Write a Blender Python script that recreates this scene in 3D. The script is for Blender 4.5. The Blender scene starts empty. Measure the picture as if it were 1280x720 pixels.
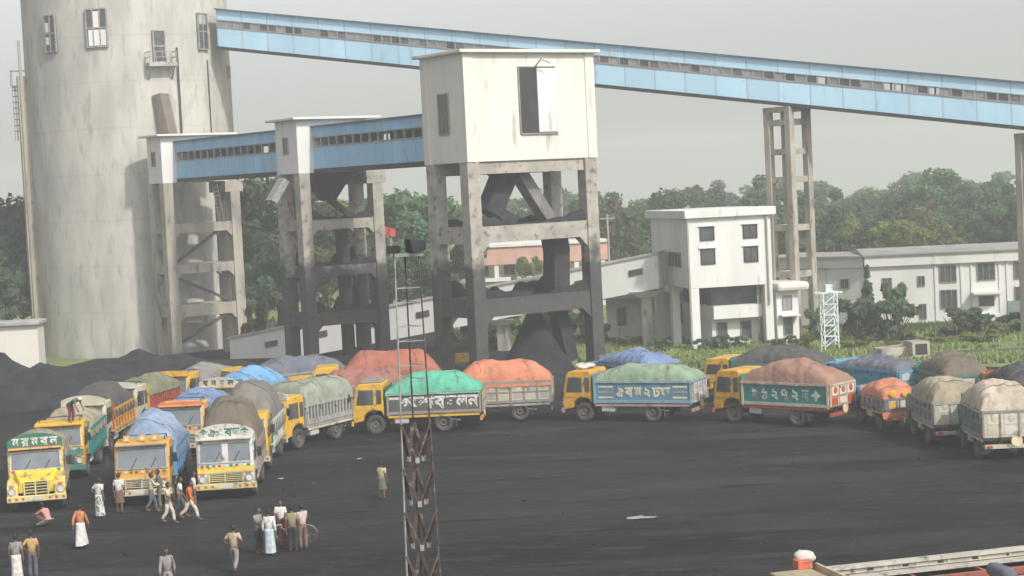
import bpy, bmesh, math, random
from mathutils import Vector, Matrix, noise
random.seed(7)
R = math.radians
sc = bpy.context.scene
COL = sc.collection
PI = math.pi

# ---------------------------------------------------------------- camera
F_PX, CAM_H, ROLL, HORIZON = 2300.0, 12.4, R(2.8), 236.0
PITCH = math.atan((360 - HORIZON) * math.cos(ROLL) / F_PX)
FW = Vector((0, math.cos(PITCH), -math.sin(PITCH)))
UP0 = Vector((0, math.sin(PITCH), math.cos(PITCH)))
X0 = Vector((1, 0, 0))
CR = X0 * math.cos(ROLL) - UP0 * math.sin(ROLL)
CU = X0 * math.sin(ROLL) + UP0 * math.cos(ROLL)
CP = Vector((0, 0, CAM_H))
cam = bpy.data.cameras.new('camera')
cam.sensor_width = 36.0
cam.lens = 36.0 * F_PX / 1280.0
cam.clip_start, cam.clip_end = 0.5, 6000
camo = bpy.data.objects.new('camera', cam)
COL.objects.link(camo)
M3 = Matrix((CR, CU, -FW)).transposed()
camo.matrix_world = Matrix.Translation(CP) @ M3.to_4x4()
sc.camera = camo

def gnd(px, py, z=0.0):
    """a point of the ground (or of height z) seen at a pixel of the photograph"""
    d = FW + CR * ((px - 640) / F_PX) + CU * ((360 - py) / F_PX)
    return CP + d * ((z - CAM_H) / d.z)

# ---------------------------------------------------------------- light
SUN_EL, SUN_DIR = R(42), Vector((0.62, -0.785, 0)).normalized()
w = bpy.data.worlds.new('World')
sc.world = w
w.use_nodes = True
nt = w.node_tree
nt.nodes.clear()
N = nt.nodes.new
tc, sx, mx, cb = N('ShaderNodeTexCoord'), N('ShaderNodeSeparateXYZ'), N('ShaderNodeMath'), N('ShaderNodeCombineXYZ')
mx.operation = 'MAXIMUM'
mx.inputs[1].default_value = 0.015
sky, hs, bg, wo = N('ShaderNodeTexSky'), N('ShaderNodeHueSaturation'), N('ShaderNodeBackground'), N('ShaderNodeOutputWorld')
sky.sky_type = 'NISHITA'
sky.sun_disc = False
sky.sun_elevation = SUN_EL
sky.sun_rotation = math.atan2(SUN_DIR.x, SUN_DIR.y)
sky.air_density, sky.dust_density, sky.ozone_density = 1.0, 3.0, 1.0
hs.inputs['Saturation'].default_value = 0.1
bg.inputs['Strength'].default_value = 0.15
L = nt.links.new
L(tc.outputs['Generated'], sx.inputs[0])
L(sx.outputs['X'], cb.inputs['X']); L(sx.outputs['Y'], cb.inputs['Y'])
L(sx.outputs['Z'], mx.inputs[0]); L(mx.outputs[0], cb.inputs['Z'])
L(cb.outputs[0], sky.inputs['Vector'])
L(sky.outputs[0], hs.inputs['Color']); L(hs.outputs[0], bg.inputs['Color']); L(bg.outputs[0], wo.inputs['Surface'])
sl = bpy.data.lights.new('sun', 'SUN')
sl.energy, sl.angle, sl.color = 2.9, R(2.5), (1.0, 0.955, 0.88)
so = bpy.data.objects.new('sun', sl)
COL.objects.link(so)
sdir = Vector((SUN_DIR.x * math.cos(SUN_EL), SUN_DIR.y * math.cos(SUN_EL), math.sin(SUN_EL)))
so.rotation_euler = sdir.to_track_quat('Z', 'Y').to_euler()
so.location = (60, -60, 90)
vs = sc.view_settings
vs.view_transform, vs.look, vs.gamma, vs.exposure = 'Standard', 'None', 1.0, 0.25
vs.use_curve_mapping = False
sc.cycles.use_denoising = True
sc.cycles.max_bounces = 6
sc.cycles.volume_bounces = 1

# ---------------------------------------------------------------- materials
MATS = {}
def mat(name, c, c2=None, rough=0.75, scale=2.0, lo=0.4, hi=0.65, c3=None, s3=9.0, lo3=.55, hi3=.7, bump=0.0, stretch=(1, 1, 1), metal=0.0,
        spec=0.4, alpha=None, coal=None, wave=None, sheets=None):
    """noise-mixed paint: c with patches of c2, flecks of c3, and coal dust up to a ragged height"""
    if name in MATS:
        return MATS[name]
    m = bpy.data.materials.new(name)
    m.use_nodes = True
    t = m.node_tree
    b = t.nodes['Principled BSDF']
    b.inputs['Roughness'].default_value = rough
    b.inputs['Metallic'].default_value = metal
    b.inputs['Specular IOR Level'].default_value = spec
    NN, LL = t.nodes.new, t.links.new
    tcn = NN('ShaderNodeTexCoord')
    mp = NN('ShaderNodeMapping')
    mp.inputs['Scale'].default_value = stretch
    LL(tcn.outputs['Object'], mp.inputs['Vector'])
    def rgb(col):
        n = NN('ShaderNodeRGB'); n.outputs[0].default_value = (*col, 1); return n.outputs[0]
    def nz(s, a, d, vec=mp.outputs[0], det=5.0):
        n = NN('ShaderNodeTexNoise'); n.inputs['Scale'].default_value = s; n.inputs['Detail'].default_value = det
        LL(vec, n.inputs['Vector'])
        r = NN('ShaderNodeMapRange'); r.inputs['From Min'].default_value = a; r.inputs['From Max'].default_value = d
        LL(n.outputs['Fac'], r.inputs['Value'])
        return r.outputs[0], n.outputs['Fac']
    def mix(f, a, d):
        n = NN('ShaderNodeMix'); n.data_type = 'RGBA'
        LL(f, n.inputs['Factor']); LL(a, n.inputs['A']); LL(d, n.inputs['B'])
        return n.outputs['Result']
    cur = rgb(c)
    f, raw = nz(scale, lo, hi)
    cur = mix(f, cur, rgb(c2 if c2 else tuple(x * .72 for x in c)))
    if c3:
        f3, _ = nz(s3, lo3, hi3)
        cur = mix(f3, cur, rgb(c3))
    if wave:
        sp = NN('ShaderNodeSeparateXYZ'); LL(tcn.outputs['Object'], sp.inputs[0])
        md = NN('ShaderNodeMath'); md.operation = 'PINGPONG'; md.inputs[1].default_value = wave[0]
        LL(sp.outputs['Z'], md.inputs[0])
        r = NN('ShaderNodeMapRange'); r.inputs['From Min'].default_value = wave[1]; r.inputs['From Max'].default_value = 0.0
        r.inputs['To Max'].default_value = wave[2]
        LL(md.outputs[0], r.inputs['Value'])
        cur = mix(r.outputs[0], cur, rgb(tuple(x * .55 for x in c)))
    if sheets:
        sp = NN('ShaderNodeSeparateXYZ'); LL(tcn.outputs['Object'], sp.inputs[0])
        ml = NN('ShaderNodeMath'); ml.operation = 'MULTIPLY'; ml.inputs[1].default_value = 1 / sheets; LL(sp.outputs['X'], ml.inputs[0])
        fl_ = NN('ShaderNodeMath'); fl_.operation = 'FLOOR'; LL(ml.outputs[0], fl_.inputs[0])
        wn = NN('ShaderNodeTexWhiteNoise'); wn.noise_dimensions = '1D'; LL(fl_.outputs[0], wn.inputs['W'])
        r = NN('ShaderNodeMapRange'); r.inputs['To Max'].default_value = .3; LL(wn.outputs['Value'], r.inputs['Value'])
        cur = mix(r.outputs[0], cur, rgb(tuple(x * .62 for x in c)))
        fr2 = NN('ShaderNodeMath'); fr2.operation = 'FRACT'; LL(ml.outputs[0], fr2.inputs[0])
        r = NN('ShaderNodeMapRange'); r.inputs['From Min'].default_value = .07; r.inputs['From Max'].default_value = 0.0; r.inputs['To Max'].default_value = .5; LL(fr2.outputs[0], r.inputs['Value'])
        cur = mix(r.outputs[0], cur, rgb((.16, .17, .18)))
    if coal:
        sp = NN('ShaderNodeSeparateXYZ'); LL(tcn.outputs['Object'], sp.inputs[0])
        _, rw = nz(0.7, 0, 1, tcn.outputs['Object'])
        ad = NN('ShaderNodeMath'); ad.operation = 'MULTIPLY_ADD'; ad.inputs[1].default_value = coal[1]
        LL(rw, ad.inputs[0]); LL(sp.outputs['Z'], ad.inputs[2])
        r = NN('ShaderNodeMapRange')
        r.inputs['From Min'].default_value = coal[0] + coal[1] * .5 + coal[2]; r.inputs['From Max'].default_value = coal[0] + coal[1] * .5 - coal[2]
        r.inputs['To Max'].default_value = coal[3]
        LL(ad.outputs[0], r.inputs['Value'])
        cur = mix(r.outputs[0], cur, rgb((.03, .03, .032)))
    LL(cur, b.inputs['Base Color'])
    if bump:
        bp = NN('ShaderNodeBump'); bp.inputs['Strength'].default_value = bump; bp.inputs['Distance'].default_value = .1
        n2 = NN('ShaderNodeTexNoise'); n2.inputs['Scale'].default_value = scale * 4; n2.inputs['Detail'].default_value = 6
        LL(tcn.outputs['Object'], n2.inputs['Vector'])
        LL(n2.outputs['Fac'], bp.inputs['Height']); LL(bp.outputs[0], b.inputs['Normal'])
    MATS[name] = m
    return m

def paint(name, c, dirt=.5, rough=.5):
    d = tuple(x * (1 - dirt) + y * dirt for x, y in zip(c, (.16, .14, .12)))
    return mat(name, c, d, rough, 1.1, .40, .66, c3=(.09, .082, .078), s3=3.2, lo3=.56, hi3=.74)

concrete = mat('weathered_concrete', (.42, .385, .315), (.26, .24, .205), .9, .9, .4, .65, c3=(.13, .12, .11), s3=2.2, lo3=.58, hi3=.72, stretch=(1, 1, .35), bump=.15)
coal_concrete = mat('coal_stained_concrete', (.40, .375, .32), (.29, .27, .24), .9, .9, .4, .65, c3=(.14, .12, .10), s3=2.2, lo3=.56, hi3=.7, bump=.15, coal=(7.9, 6.0, .6, .88))
silo_concrete = mat('silo_concrete', (.51, .49, .435), (.39, .38, .345), .92, .4, .38, .62, c3=(.31, .30, .275), s3=1.3, lo3=.53, hi3=.74, stretch=(1.5, 1.5, .42), bump=.2, wave=(1.9, .14, .22))
cream_wall = mat('cream_limewash', (.68, .655, .58), (.60, .575, .51), .85, .5, .45, .7, c3=(.36, .33, .29), s3=1.6, lo3=.62, hi3=.78, stretch=(1, 1, .22))
white_wall = mat('white_limewash', (.70, .695, .66), (.62, .615, .58), .85, .5, .45, .7, c3=(.38, .36, .33), s3=1.6, lo3=.62, hi3=.78, stretch=(1, 1, .22))
grey_roof = mat('grey_roof_concrete', (.42, .41, .38), (.3, .29, .27), .9, 1.0)
blue_sheet = mat('blue_corrugated_sheet', (.30, .57, .80), (.25, .49, .72), .6, .7, .45, .7, c3=(.2, .27, .33), s3=2.0, lo3=.6, hi3=.78, stretch=(1, 1, .3), sheets=1.2)
blue_dark = mat('blue_trim', (.07, .13, .2), (.05, .09, .14), .6, 1.0)
glass = mat('dirty_window_glass', (.05, .06, .065), (.09, .095, .09), .25, 1.5, .4, .6, spec=.5)
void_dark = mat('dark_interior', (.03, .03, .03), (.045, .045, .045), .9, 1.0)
steel_grey = mat('grey_steel', (.30, .31, .31), (.2, .2, .2), .6, 2.0, metal=.3)
rust = mat('rusty_steel', (.10, .065, .05), (.05, .038, .034), .85, 3.0, .4, .6, c3=(.2, .17, .15), s3=6, lo3=.55, hi3=.7)
galv = mat('galvanised_steel', (.36, .37, .36), (.24, .24, .23), .55, 3.0, metal=.3)
black_steel = mat('sooty_steel', (.035, .035, .037), (.02, .02, .022), .8, 2.0)
coal_m = mat('coal_heap', (.022, .024, .029), (.012, .013, .016), .95, .9, .4, .6, c3=(.045, .046, .05), s3=4.5, lo3=.58, hi3=.72, bump=1.0)
pink_wall = mat('pink_limewash', (.62, .36, .29), (.5, .3, .25), .85, .6)
bark = mat('bark', (.13, .10, .075), (.08, .065, .05), .95, 3.0)
tyre_m = mat('dusty_tyre', (.045, .043, .042), (.075, .07, .066), .95, 3.0)
rim_m = mat('dusty_rim', (.17, .15, .13), (.1, .09, .08), .8, 4.0)
chassis_m = mat('chassis_black', (.022, .021, .021), (.04, .037, .035), .85, 3.0)
chrome = mat('dull_chrome', (.5, .5, .48), (.35, .34, .32), .4, 3.0, metal=.6)
lamp_m = mat('headlamp_glass', (.65, .65, .6), (.5, .5, .46), .2, 4.0)
screen_m = mat('windscreen_glass', (.13, .155, .18), (.19, .21, .22), .12, 1.0, spec=.7)
cream_paint = paint('cream_truck_paint', (.54, .50, .37), .35)
white_paint = paint('white_truck_paint', (.60, .585, .53), .3)
yellow_paint = paint('yellow_truck_paint', (.66, .38, .03), .26)
orange_yellow = paint('deep_yellow_truck_paint', (.64, .33, .03), .28)
lemon = paint('lemon_truck_paint', (.68, .51, .05), .2)
red_paint = paint('red_truck_paint', (.42, .07, .04), .3)
orange_paint = paint('orange_truck_paint', (.66, .16, .05), .25)
blue_paint = paint('blue_truck_paint', (.10, .30, .52), .25)
teal_paint = paint('teal_truck_paint', (.02, .22, .20), .25)
green_paint = paint('green_truck_paint', (.02, .16, .10), .25)
grey_paint = paint('grey_truck_paint', (.34, .34, .33), .35)
slate_paint = paint('slate_truck_paint', (.14, .16, .20), .35)
brown_paint = paint('brown_truck_paint', (.26, .12, .07), .4)
wood = paint('grey_timber', (.28, .25, .21), .4, .85)
white_letter = mat('white_lettering', (.66, .65, .60), (.42, .41, .38), .7, 3.0)
yellow_letter = mat('pale_yellow_lettering', (.74, .66, .42), (.6, .5, .34), .7, 3.0)

def cloth(name, c, k=.72):
    return mat('tarp_' + name, c, tuple(x * k for x in c), .85, .9, .38, .66, c3=tuple(.55 * x + .03 for x in c), s3=2.4, lo3=.54, hi3=.68, bump=.6)
TARP = {'khaki': cloth('khaki', (.26, .235, .17)), 'tan': cloth('tan', (.36, .31, .22)), 'cream': cloth('cream', (.52, .45, .36)),
        'grey': cloth('grey', (.25, .245, .23)), 'browngrey': cloth('browngrey', (.20, .185, .165)), 'greygreen': cloth('greygreen', (.27, .30, .24)),
        'green': cloth('green', (.10, .43, .29)), 'orange': cloth('orange', (.60, .22, .125)), 'maroon': cloth('maroon', (.38, .13, .085)),
        'brickbrown': cloth('brickbrown', (.33, .19, .14)), 'blue': cloth('blue', (.17, .25, .43)), 'paleblue': cloth('paleblue', (.26, .34, .48)),
        'slate': cloth('slate', (.135, .15, .19)), 'dark': cloth('dark', (.085, .08, .078)), 'olive': cloth('olive', (.20, .20, .13)),
        'sage': cloth('sage', (.24, .33, .23)), 'sky': cloth('sky', (.16, .36, .62)), 'brownred': cloth('brownred', (.32, .14, .115)),
        'mud': cloth('mud', (.16, .135, .10)), 'black': cloth('black', (.06, .063, .068))}

# ---------------------------------------------------------------- mesh helpers
class MB:
    def __init__(s):
        s.v, s.f, s.m, s.p = [], [], [], []
    def add(s, vs_, fs, mi=0):
        o = len(s.v)
        s.v += [tuple(p) for p in vs_]
        s.f += [tuple(i + o for i in f) for f in fs]
        s.m += [mi] * len(fs)
        s.p.append((o, len(s.v), len(s.f) - len(fs), len(s.f), mi))
        return s
    def box(s, x0, x1, y0, y1, z0, z1, mi=0):
        return s.add([(x0, y0, z0), (x1, y0, z0), (x1, y1, z0), (x0, y1, z0), (x0, y0, z1), (x1, y0, z1), (x1, y1, z1), (x0, y1, z1)],
                     [(3, 2, 1, 0), (4, 5, 6, 7), (0, 1, 5, 4), (1, 2, 6, 5), (2, 3, 7, 6), (3, 0, 4, 7)], mi)
    def slab(s, q, n, t, mi=0):
        """quad q (4 points) thickened by t along n, and 2 mm behind"""
        n = Vector(n).normalized()
        a = [Vector(p) - n * .02 for p in q]; b = [Vector(p) + n * t for p in q]
        return s.add(a + b, [(3, 2, 1, 0), (4, 5, 6, 7), (0, 1, 5, 4), (1, 2, 6, 5), (2, 3, 7, 6), (3, 0, 4, 7)], mi)
    def bar(s, p, q, wd, hd=None, mi=0):
        p, q = Vector(p), Vector(q); d = (q - p).normalized(); hd = hd or wd
        a = d.cross(Vector((0, 0, 1)))
        if a.length < 1e-3: a = Vector((1, 0, 0))
        a.normalize(); b = a.cross(d).normalized()
        a *= wd / 2; b *= hd / 2
        vs_ = [p - a - b, p + a - b, p + a + b, p - a + b, q - a - b, q + a - b, q + a + b, q - a + b]
        return s.add(vs_, [(3, 2, 1, 0), (4, 5, 6, 7), (0, 1, 5, 4), (1, 2, 6, 5), (2, 3, 7, 6), (3, 0, 4, 7)], mi)
    def tube(s, p, q, r, r2=None, n=8, mi=0, cap=True):
        p, q = Vector(p), Vector(q); d = (q - p).normalized(); r2 = r if r2 is None else r2
        a = d.orthogonal().normalized(); b = d.cross(a)
        vs_ = [p + (a * math.cos(2 * PI * i / n) + b * math.sin(2 * PI * i / n)) * r for i in range(n)]
        vs_ += [q + (a * math.cos(2 * PI * i / n) + b * math.sin(2 * PI * i / n)) * r2 for i in range(n)]
        fs = [(i, (i + 1) % n, n + (i + 1) % n, n + i) for i in range(n)]
        if cap: fs += [tuple(range(n))[::-1], tuple(range(n, 2 * n))]
        return s.add(vs_, fs, mi)
    def prism(s, prof, y0, y1, mi=0):
        """profile of (x, z) swept along y"""
        n = len(prof)
        vs_ = [(x, y0, z) for x, z in prof] + [(x, y1, z) for x, z in prof]
        return s.add(vs_, [tuple(range(n)), tuple(range(n, 2 * n))[::-1]] + [(i, n + i, n + (i + 1) % n, (i + 1) % n) for i in range(n)], mi)
    def prism_z(s, prof, z0, z1, mi=0):
        n = len(prof)
        vs_ = [(x, y, z0) for x, y in prof] + [(x, y, z1) for x, y in prof]
        return s.add(vs_, [tuple(range(n))[::-1], tuple(range(n, 2 * n))] + [(i, (i + 1) % n, n + (i + 1) % n, n + i) for i in range(n)], mi)
    def lathe(s, prof, c=(0, 0, 0), n=24, axis='z', mi=0):
        vs_, fs = [], []
        k = len(prof)
        for r, z in prof:
            for i in range(n):
                a = 2 * PI * i / n
                p = (r * math.cos(a), r * math.sin(a), z)
                if axis == 'y': p = (p[0], z, p[1])
                vs_.append((p[0] + c[0], p[1] + c[1], p[2] + c[2]))
        for j in range(k - 1):
            for i in range(n):
                q = (j * n + i, j * n + (i + 1) % n, (j + 1) * n + (i + 1) % n, (j + 1) * n + i)
                fs.append(q[::-1] if axis == 'y' else q)
        return s.add(vs_, fs, mi)
    def ball(s, c, r, n=10, mi=0):
        r = (r, r, r) if not isinstance(r, tuple) else r
        vs_, fs = [], []
        k = n // 2 + 1
        for j in range(k + 1):
            t = PI * j / k
            for i in range(n):
                a = 2 * PI * i / n
                vs_.append((c[0] + r[0] * math.sin(t) * math.cos(a), c[1] + r[1] * math.sin(t) * math.sin(a), c[2] + r[2] * math.cos(t)))
        for j in range(k):
            for i in range(n):
                fs.append((j * n + i, (j + 1) * n + i, (j + 1) * n + (i + 1) % n, j * n + (i + 1) % n))
        return s.add(vs_, fs, mi)
    def mesh(s, name, ms, smooth=False):
        me = bpy.data.meshes.new(name)
        me.from_pydata(s.v, [], s.f)
        for m in (ms if isinstance(ms, (list, tuple)) else [ms]): me.materials.append(m)
        me.polygons.foreach_set('material_index', s.m)
        if smooth: me.polygons.foreach_set('use_smooth', [True] * len(s.f))
        me.validate(); me.update()
        return me
    def each(s, name, ms, parent=None, bevel=0.0):
        '''every added piece becomes an object of its own'''
        ms = ms if isinstance(ms, (list, tuple)) else [ms]
        for v0, v1, f0, f1, mi in s.p:
            b = MB(); b.add(s.v[v0:v1], [tuple(i - v0 for i in f) for f in s.f[f0:f1]])
            b.build(name, ms[mi], parent, bevel=bevel)
    def build(s, name, ms, parent=None, smooth=False, bevel=0.0):
        return link(name, s.mesh(name, ms, smooth), parent, bevel)

def link(name, me, parent=None, bevel=0.0):
    o = bpy.data.objects.new(name, me)
    COL.objects.link(o)
    if parent: o.parent = parent
    if bevel:
        b = o.modifiers.new('bevel', 'BEVEL'); b.width = bevel; b.segments = 2; b.limit_method = 'ANGLE'; b.angle_limit = R(40)
        o.data.polygons.foreach_set('use_smooth', [False] * len(o.data.polygons))
    return o
def tag(o, label=None, cat=None, group=None, kind=None):
    if label: o['label'] = label
    if cat: o['category'] = cat
    if group: o['group'] = group
    if kind: o['kind'] = kind
    return o
def thing(name, label, cat, loc=(0, 0, 0), rz=0.0, group=None):
    o = bpy.data.objects.new(name, None)
    o.empty_display_size = .3
    COL.objects.link(o)
    o.location = loc; o.rotation_euler = (0, 0, rz)
    return tag(o, label, cat, group)

_glyph = {}
def glyph(ch):
    if ch not in _glyph:
        c = bpy.data.curves.new('letter', 'FONT'); c.body = ch; c.extrude = .012; c.align_x = 'CENTER'; c.offset = .03
        o = bpy.data.objects.new('letter', c); COL.objects.link(o)
        bpy.context.view_layer.update()
        me = bpy.data.meshes.new_from_object(o.evaluated_get(bpy.context.evaluated_depsgraph_get()))
        vs_ = [v.co.copy() for v in me.vertices]; fs = [tuple(p.vertices) for p in me.polygons]
        bpy.data.objects.remove(o); bpy.data.meshes.remove(me)
        if vs_:
            x0, x1 = min(v.x for v in vs_), max(v.x for v in vs_); y0, y1 = min(v.y for v in vs_), max(v.y for v in vs_)
            s = 1 / max(y1 - y0, .3)
            vs_ = [Vector(((v.x - (x0 + x1) / 2) * s, (v.y - y0) * s, v.z)) for v in vs_]
        _glyph[ch] = (vs_, fs)
    return _glyph[ch]
def lettering(parent, chars, pitch, size, m, loc, rz, rx=PI / 2, name='lettering', sxk=1.0):
    b = MB()
    n = len(chars)
    for i, ch in enumerate(chars):
        if ch == ' ': continue
        vs_, fs = glyph(ch)
        b.add([(v.x * size * sxk + (i - (n - 1) / 2) * pitch, v.y * size, v.z * .5) for v in vs_], fs)
    o = b.build(name, m, parent)
    o.location = loc; o.rotation_euler = (rx, 0, rz)
    return o

# ---------------------------------------------------------------- ground
def ground_material():
    m = bpy.data.materials.new('coal_yard_ground'); m.use_nodes = True
    t = m.node_tree; b = t.nodes['Principled BSDF']; b.inputs['Roughness'].default_value = .95; b.inputs['Specular IOR Level'].default_value = .08
    NN, LL = t.nodes.new, t.links.new
    tcn = NN('ShaderNodeTexCoord')
    def nz(scale, st, lo, hi, rot=0, det=6):
        mp = NN('ShaderNodeMapping'); mp.inputs['Scale'].default_value = st; mp.inputs['Rotation'].default_value = (0, 0, rot)
        LL(tcn.outputs['Object'], mp.inputs[0])
        n = NN('ShaderNodeTexNoise'); n.inputs['Scale'].default_value = scale; n.inputs['Detail'].default_value = det; n.inputs['Distortion'].default_value = .4
        LL(mp.outputs[0], n.inputs['Vector'])
        r = NN('ShaderNodeMapRange'); r.inputs['From Min'].default_value = lo; r.inputs['From Max'].default_value = hi
        LL(n.outputs['Fac'], r.inputs['Value']); return r.outputs[0], n.outputs['Fac']
    def mix(f, a, c):
        n = NN('ShaderNodeMix'); n.data_type = 'RGBA'; LL(f, n.inputs['Factor'])
        if isinstance(a, tuple): n.inputs['A'].default_value = (*a, 1)
        else: LL(a, n.inputs['A'])
        n.inputs['B'].default_value = (*c, 1); return n.outputs['Result']
    c = mix(nz(.05, (.6, 1.5, 1), .44, .58)[0], (.026, .0268, .0288), (.0145, .015, .0162))
    c = mix(nz(.22, (.35, 1.5, 1), .50, .66, .12)[0], c, (.038, .039, .0415))
    c = mix(nz(.9, (.5, 1.4, 1), .54, .70, .05)[0], c, (.036, .037, .039))      # dusty wheel-worn streaks
    c = mix(nz(.5, (.35, 2.2, 1), .58, .7, -.1)[0], c, (.011, .011, .012))       # damp dark streaks
    c = mix(nz(3.0, (1, 1, 1), .62, .75)[0], c, (.05, .0485, .047))               # grit
    # wheel tracks curving with the queue
    sp = NN('ShaderNodeSeparateXYZ'); LL(tcn.outputs['Object'], sp.inputs[0])
    dx = NN('ShaderNodeMath'); dx.operation = 'SUBTRACT'; dx.inputs[1].default_value = 3.0; LL(sp.outputs['X'], dx.inputs[0])
    dy = NN('ShaderNodeMath'); dy.operation = 'SUBTRACT'; dy.inputs[1].default_value = 72.0; LL(sp.outputs['Y'], dy.inputs[0])
    cv = NN('ShaderNodeCombineXYZ'); LL(dx.outputs[0], cv.inputs['X']); LL(dy.outputs[0], cv.inputs['Y'])
    ln = NN('ShaderNodeVectorMath'); ln.operation = 'LENGTH'; LL(cv.outputs[0], ln.inputs[0])
    at = NN('ShaderNodeMath'); at.operation = 'ARCTAN2'; LL(dy.outputs[0], at.inputs[0]); LL(dx.outputs[0], at.inputs[1])
    c2 = NN('ShaderNodeCombineXYZ'); LL(ln.outputs['Value'], c2.inputs['X']); LL(at.outputs[0], c2.inputs['Y'])
    nn = NN('ShaderNodeTexNoise'); nn.inputs['Scale'].default_value = 1.1; nn.inputs['Detail'].default_value = 4; nn.inputs['Distortion'].default_value = .8
    LL(c2.outputs[0], nn.inputs['Vector'])
    for lo, hi, cc in ((.58, .72, (.036, .037, .039)), (.42, .30, (.014, .0145, .016))):
        r = NN('ShaderNodeMapRange'); r.inputs['From Min'].default_value = lo; r.inputs['From Max'].default_value = hi; r.inputs['To Max'].default_value = .5
        LL(nn.outputs['Fac'], r.inputs['Value']); c = mix(r.outputs[0], c, cc)
    LL(c, b.inputs['Base Color'])
    bp = NN('ShaderNodeBump'); bp.inputs['Strength'].default_value = .9; bp.inputs['Distance'].default_value = .3
    LL(nz(1.2, (.6, 1.5, 1), 0, 1, .1)[1], bp.inputs['Height']); LL(bp.outputs[0], b.inputs['Normal'])
    return m
g = MB()
g.add([(-780, -12, 0), (780, -12, 0), (780, 1470, 0), (-780, 1470, 0)], [(0, 1, 2, 3)])
tag(g.build('ground', ground_material()), kind='structure')

# green land beyond the yard
grass_m = mat('rough_grass', (.21, .24, .07), (.13, .17, .055), .95, .25, .4, .62, c3=(.19, .19, .08), s3=1.2, lo3=.56, hi3=.7, bump=.6)
edge = [(3.2, 124.5), (8, 121.5), (14, 120), (20, 121), (25, 116), (31, 112), (42, 106), (60, 102), (110, 98), (400, 110), (770, 110), (770, 1460), (-770, 1460),
        (-770, 150), (-60, 150), (-44, 140), (-36, 146), (-30, 178), (-12, 176), (-2, 160), (0, 135)]
g = MB()
g.add([(x, y, .004) for x, y in edge], [tuple(range(len(edge)))])
tag(g.build('grassland', grass_m), kind='structure')

def add_tuft(b, x, y, z, h, n, spread=.3):
    for k in range(n):
        a = random.uniform(0, 2 * PI); px, py = x + random.gauss(0, spread), y + random.gauss(0, spread)
        hh = h * random.uniform(.5, 1.1); ww = random.uniform(.05, .13)
        dx, dy = math.cos(a) * ww, math.sin(a) * ww
        lx, ly = random.gauss(0, .25) * hh, random.gauss(0, .25) * hh
        b.add([(px - dx, py - dy, z), (px + dx, py + dy, z), (px + lx, py + ly, z + hh)], [(0, 1, 2)])
blade_m = mat('grass_blades', (.23, .30, .09), (.15, .21, .07), .9, .35, .4, .6, c3=(.24, .24, .10), s3=1.5, lo3=.55, hi3=.7)
g = MB()
for i in range(7200):
    x = random.uniform(3.5, 48); y = random.uniform(108, 150)
    if y < 121.5 - max(0, x - 20) * .75 + 3 * noise.noise(Vector((x * .12, 3.1, 0))): continue
    if 22 < x and 121 < y < 124.5 : continue
    d = noise.noise(Vector((x * .18, y * .18, 1.7)))
    if d < -.25: continue
    add_tuft(g, x, y, 0, .26 + .4 * max(0, d), 9, .4)
tag(g.build('grass_tufts', blade_m), 'rough yellow green grass growing beyond the row of trucks', 'grass', kind='stuff')
# dirt track through the grass
g = MB()
tr = [(22, 121.0), (30, 121.6), (42, 121.8), (80, 119), (80, 121.5), (42, 124.4), (30, 124.2), (22, 122.6)]
g.add([(x, y, .008) for x, y in tr], [tuple(range(len(tr)))])
tag(g.build('dirt_track', mat('dirt_track', (.10, .09, .075), (.06, .055, .05), .95, .5)), kind='structure')

# ---------------------------------------------------------------- coal
g = MB()
for i in range(2600):
    x, y = random.uniform(-34, 30), random.uniform(56, 118)
    if noise.noise(Vector((x * .15, y * .15, 4.2))) < random.uniform(-.35, .45): continue
    s = .03 + .11 * random.random() ** 3
    q = [Vector((random.gauss(0, 1), random.gauss(0, 1), abs(random.gauss(0, .8)) + .1)).normalized() * s for k in range(5)]
    g.add([(x + p.x, y + p.y, p.z) for p in q] + [(x, y, s * .9)], [(0, 1, 5), (1, 2, 5), (2, 3, 5), (3, 4, 5), (4, 0, 5)])
tag(g.build('coal_crumbs', mat('coal_crumbs', (.035, .035, .037), (.02, .02, .021), .8, 3.0)), 'loose coal crumbs scattered over the open yard', 'coal', kind='stuff')
def heap(name, label, cx, cy, rx, ry, h, seed, pk=1.0, n=46, parent=None, rot=0.0, cat='coal heap', rough=.3):
    b = MB(); vs_, fs = [], []
    for j in range(n + 1):
        for i in range(n + 1):
            u, v = i / n * 2 - 1, j / n * 2 - 1
            # map square to disc
            x = u * math.sqrt(1 - v * v / 2); y = v * math.sqrt(1 - u * u / 2)
            r = min(1, math.hypot(x, y))
            z = h * (1 - r ** pk)
            if r < .985:
                z *= 1 + rough * 2 * noise.fractal(Vector((x * rx * .25 + seed, y * ry * .25, seed)), 1.0, 2.0, 4)
                z += rough * .5 * noise.fractal(Vector((x * rx * .9, y * ry * .9 + seed, seed)), 1.0, 2.0, 3) * (1 - r)
            vs_.append((x * rx, y * ry, max(z, 0) if r < .985 else -.05))
    for j in range(n):
        for i in range(n):
            a = j * (n + 1) + i
            fs.append((a, a + 1, a + n + 2, a + n + 1))
    b.add(vs_, fs)
    o = b.build(name, coal_m, parent, smooth=True)
    o.location = (cx, cy, 0); o.rotation_euler.z = rot
    if label: tag(o, label, cat)
    return o
heap('coal_heap', 'large blue black coal heap at the far left in front of the cream wall', -35.5, 122, 11.5, 8, 3.2, 1.3, 1.5)
heap('coal_heap', 'long low coal heap at the foot of the tall round silo', -24.5, 127, 9.0, 7, 2.1, 5.1, 1.5)
heap('coal_heap', 'small pointed coal heap between the silo heap and the truck with dark load', -16.5, 118.5, 4.0, 3.5, 2.0, 8.4, 1.2)

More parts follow.
